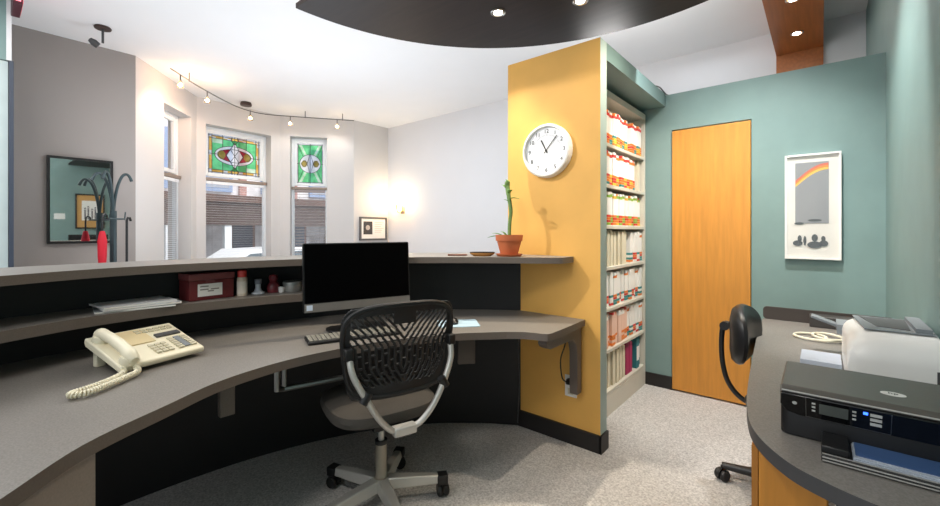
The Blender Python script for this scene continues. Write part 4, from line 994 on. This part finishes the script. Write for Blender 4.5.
mb = MB(); mb.box((.055, 1.272, zb + .013), (.285, 1.38, zb + .016)); mb.box((.057, 1.278, zb + .0165), (.285, 1.38, zb + .019)); mb.build('paper_sheets', M_blue, tr)
MB().box((.06, 1.29, zb + .0192), (.285, 1.38, zb + .0205)).build('blue_sheet', M_blued, tr)

# white laser printer
lp = thing('laser_printer', 'white laser printer with grey top tray behind the black inkjet', 'printer', (.18, 2.12, RDZ))
x0, x1 = .066, .292; y0, y1 = 1.915, 2.33
prf = [(y0, RDZ + .001), (y0 - .004, RDZ + .10), (y0 + .01, RDZ + .150), (y0 + .045, RDZ + .178), (y0 + .11, RDZ + .188), (y1 - .04, RDZ + .188), (y1, RDZ + .165), (y1, RDZ + .001)]
mb = MB(); n_ = len(prf); V = []; F = [tuple(range(n_))[::-1]]
XS = ((x0, .70), (x0 + .004, .79), (x0 + .015, .88), (x0 + .035, .945), (x0 + .065, .985), (x0 + .1, 1), (x1, 1))
for xx, k in XS: V += [(xx, y, RDZ + (z - RDZ) * (k if z > RDZ + .05 else 1)) for y, z in prf]
for i in range(len(XS) - 1):
    for j in range(n_): F.append((i * n_ + j, i * n_ + (j + 1) % n_, (i + 1) * n_ + (j + 1) % n_, (i + 1) * n_ + j))
F.append(tuple((len(XS) - 1) * n_ + j for j in range(n_)))
mb.add(V, F, 0, None, True); mb.build('housing', M_whitep, lp, bevel=.008, seg=3)
to = MB(); to.prism([(x0 + .05, y0 + .085), (x1 - .004, y0 + .085), (x1 - .004, y1 - .04), (x0 + .03, y1 - .04)], RDZ + .1885, RDZ + .191); tt = to.build('top_tray', M_tray, lp)
MB().prism([(x0 + .085, y0 + .15), (x1 - .06, y0 + .13), (x1 - .05, y1 - .06), (x0 + .05, y1 - .07)], RDZ + .1912, RDZ + .193).build('tray_recess', M_dgrey, tt)
MB().box((x1 - .05, y0 + .1, RDZ + .1912), (x1 - .012, y1 - .05, RDZ + .205)).build('paper_stop', M_tray, tt)
MB().box((x1 - .018, y0 - .008, RDZ + .045), (x1 - .002, y0 - .001, RDZ + .095)).build('side_slot', M_dgrey, lp)
MB().box((-.06, 2.40, .0), (.07, 2.46, .012), 0, T((.02, 0, RDZ + .125)) @ T((0, 2.43, 0)) @ RY(R(20)) @ T((0, -2.43, -.0))).build('feed_flap', M_tray, lp, bevel=.003)
MB().box((.05, 2.32, RDZ + .1), (.09, 2.47, RDZ + .14)).build('flap_hinge', M_tray, lp)
bp_ = tag(MB().box((-.065, 2.13, RDZ + .001), (.062, 2.31, RDZ + .02)).build('paper_pad', M_blue, bevel=.002), 'pale blue-white paper pad left of the white laser printer', 'paper')
cc = MB(); pts = []
for k in range(150):
    t = k / 149; a = t * 2 * PI * 2.1; r_ = .065 + .02 * math.sin(a * .37)
    pts.append((-.045 + .10 * t + r_ * math.cos(a), 2.66 + .085 * math.sin(a) + .03 * t, RDZ + .006 + .004 * (t * 3.2)))
cc.tube(pts, .0058, 8)
tag(cc.build('coiled_cable', M_cable), 'coil of cream cable lying on the printer desk', 'cable')
dk = tag(MB().box((-.05, 2.98, RDZ + .001), (.25, 3.075, RDZ + .062)).build('document_tray', mat('tray_dark', '#3A3735', .5), bevel=.004), 'dark shallow tray against the backsplash of the printer desk', 'tray')
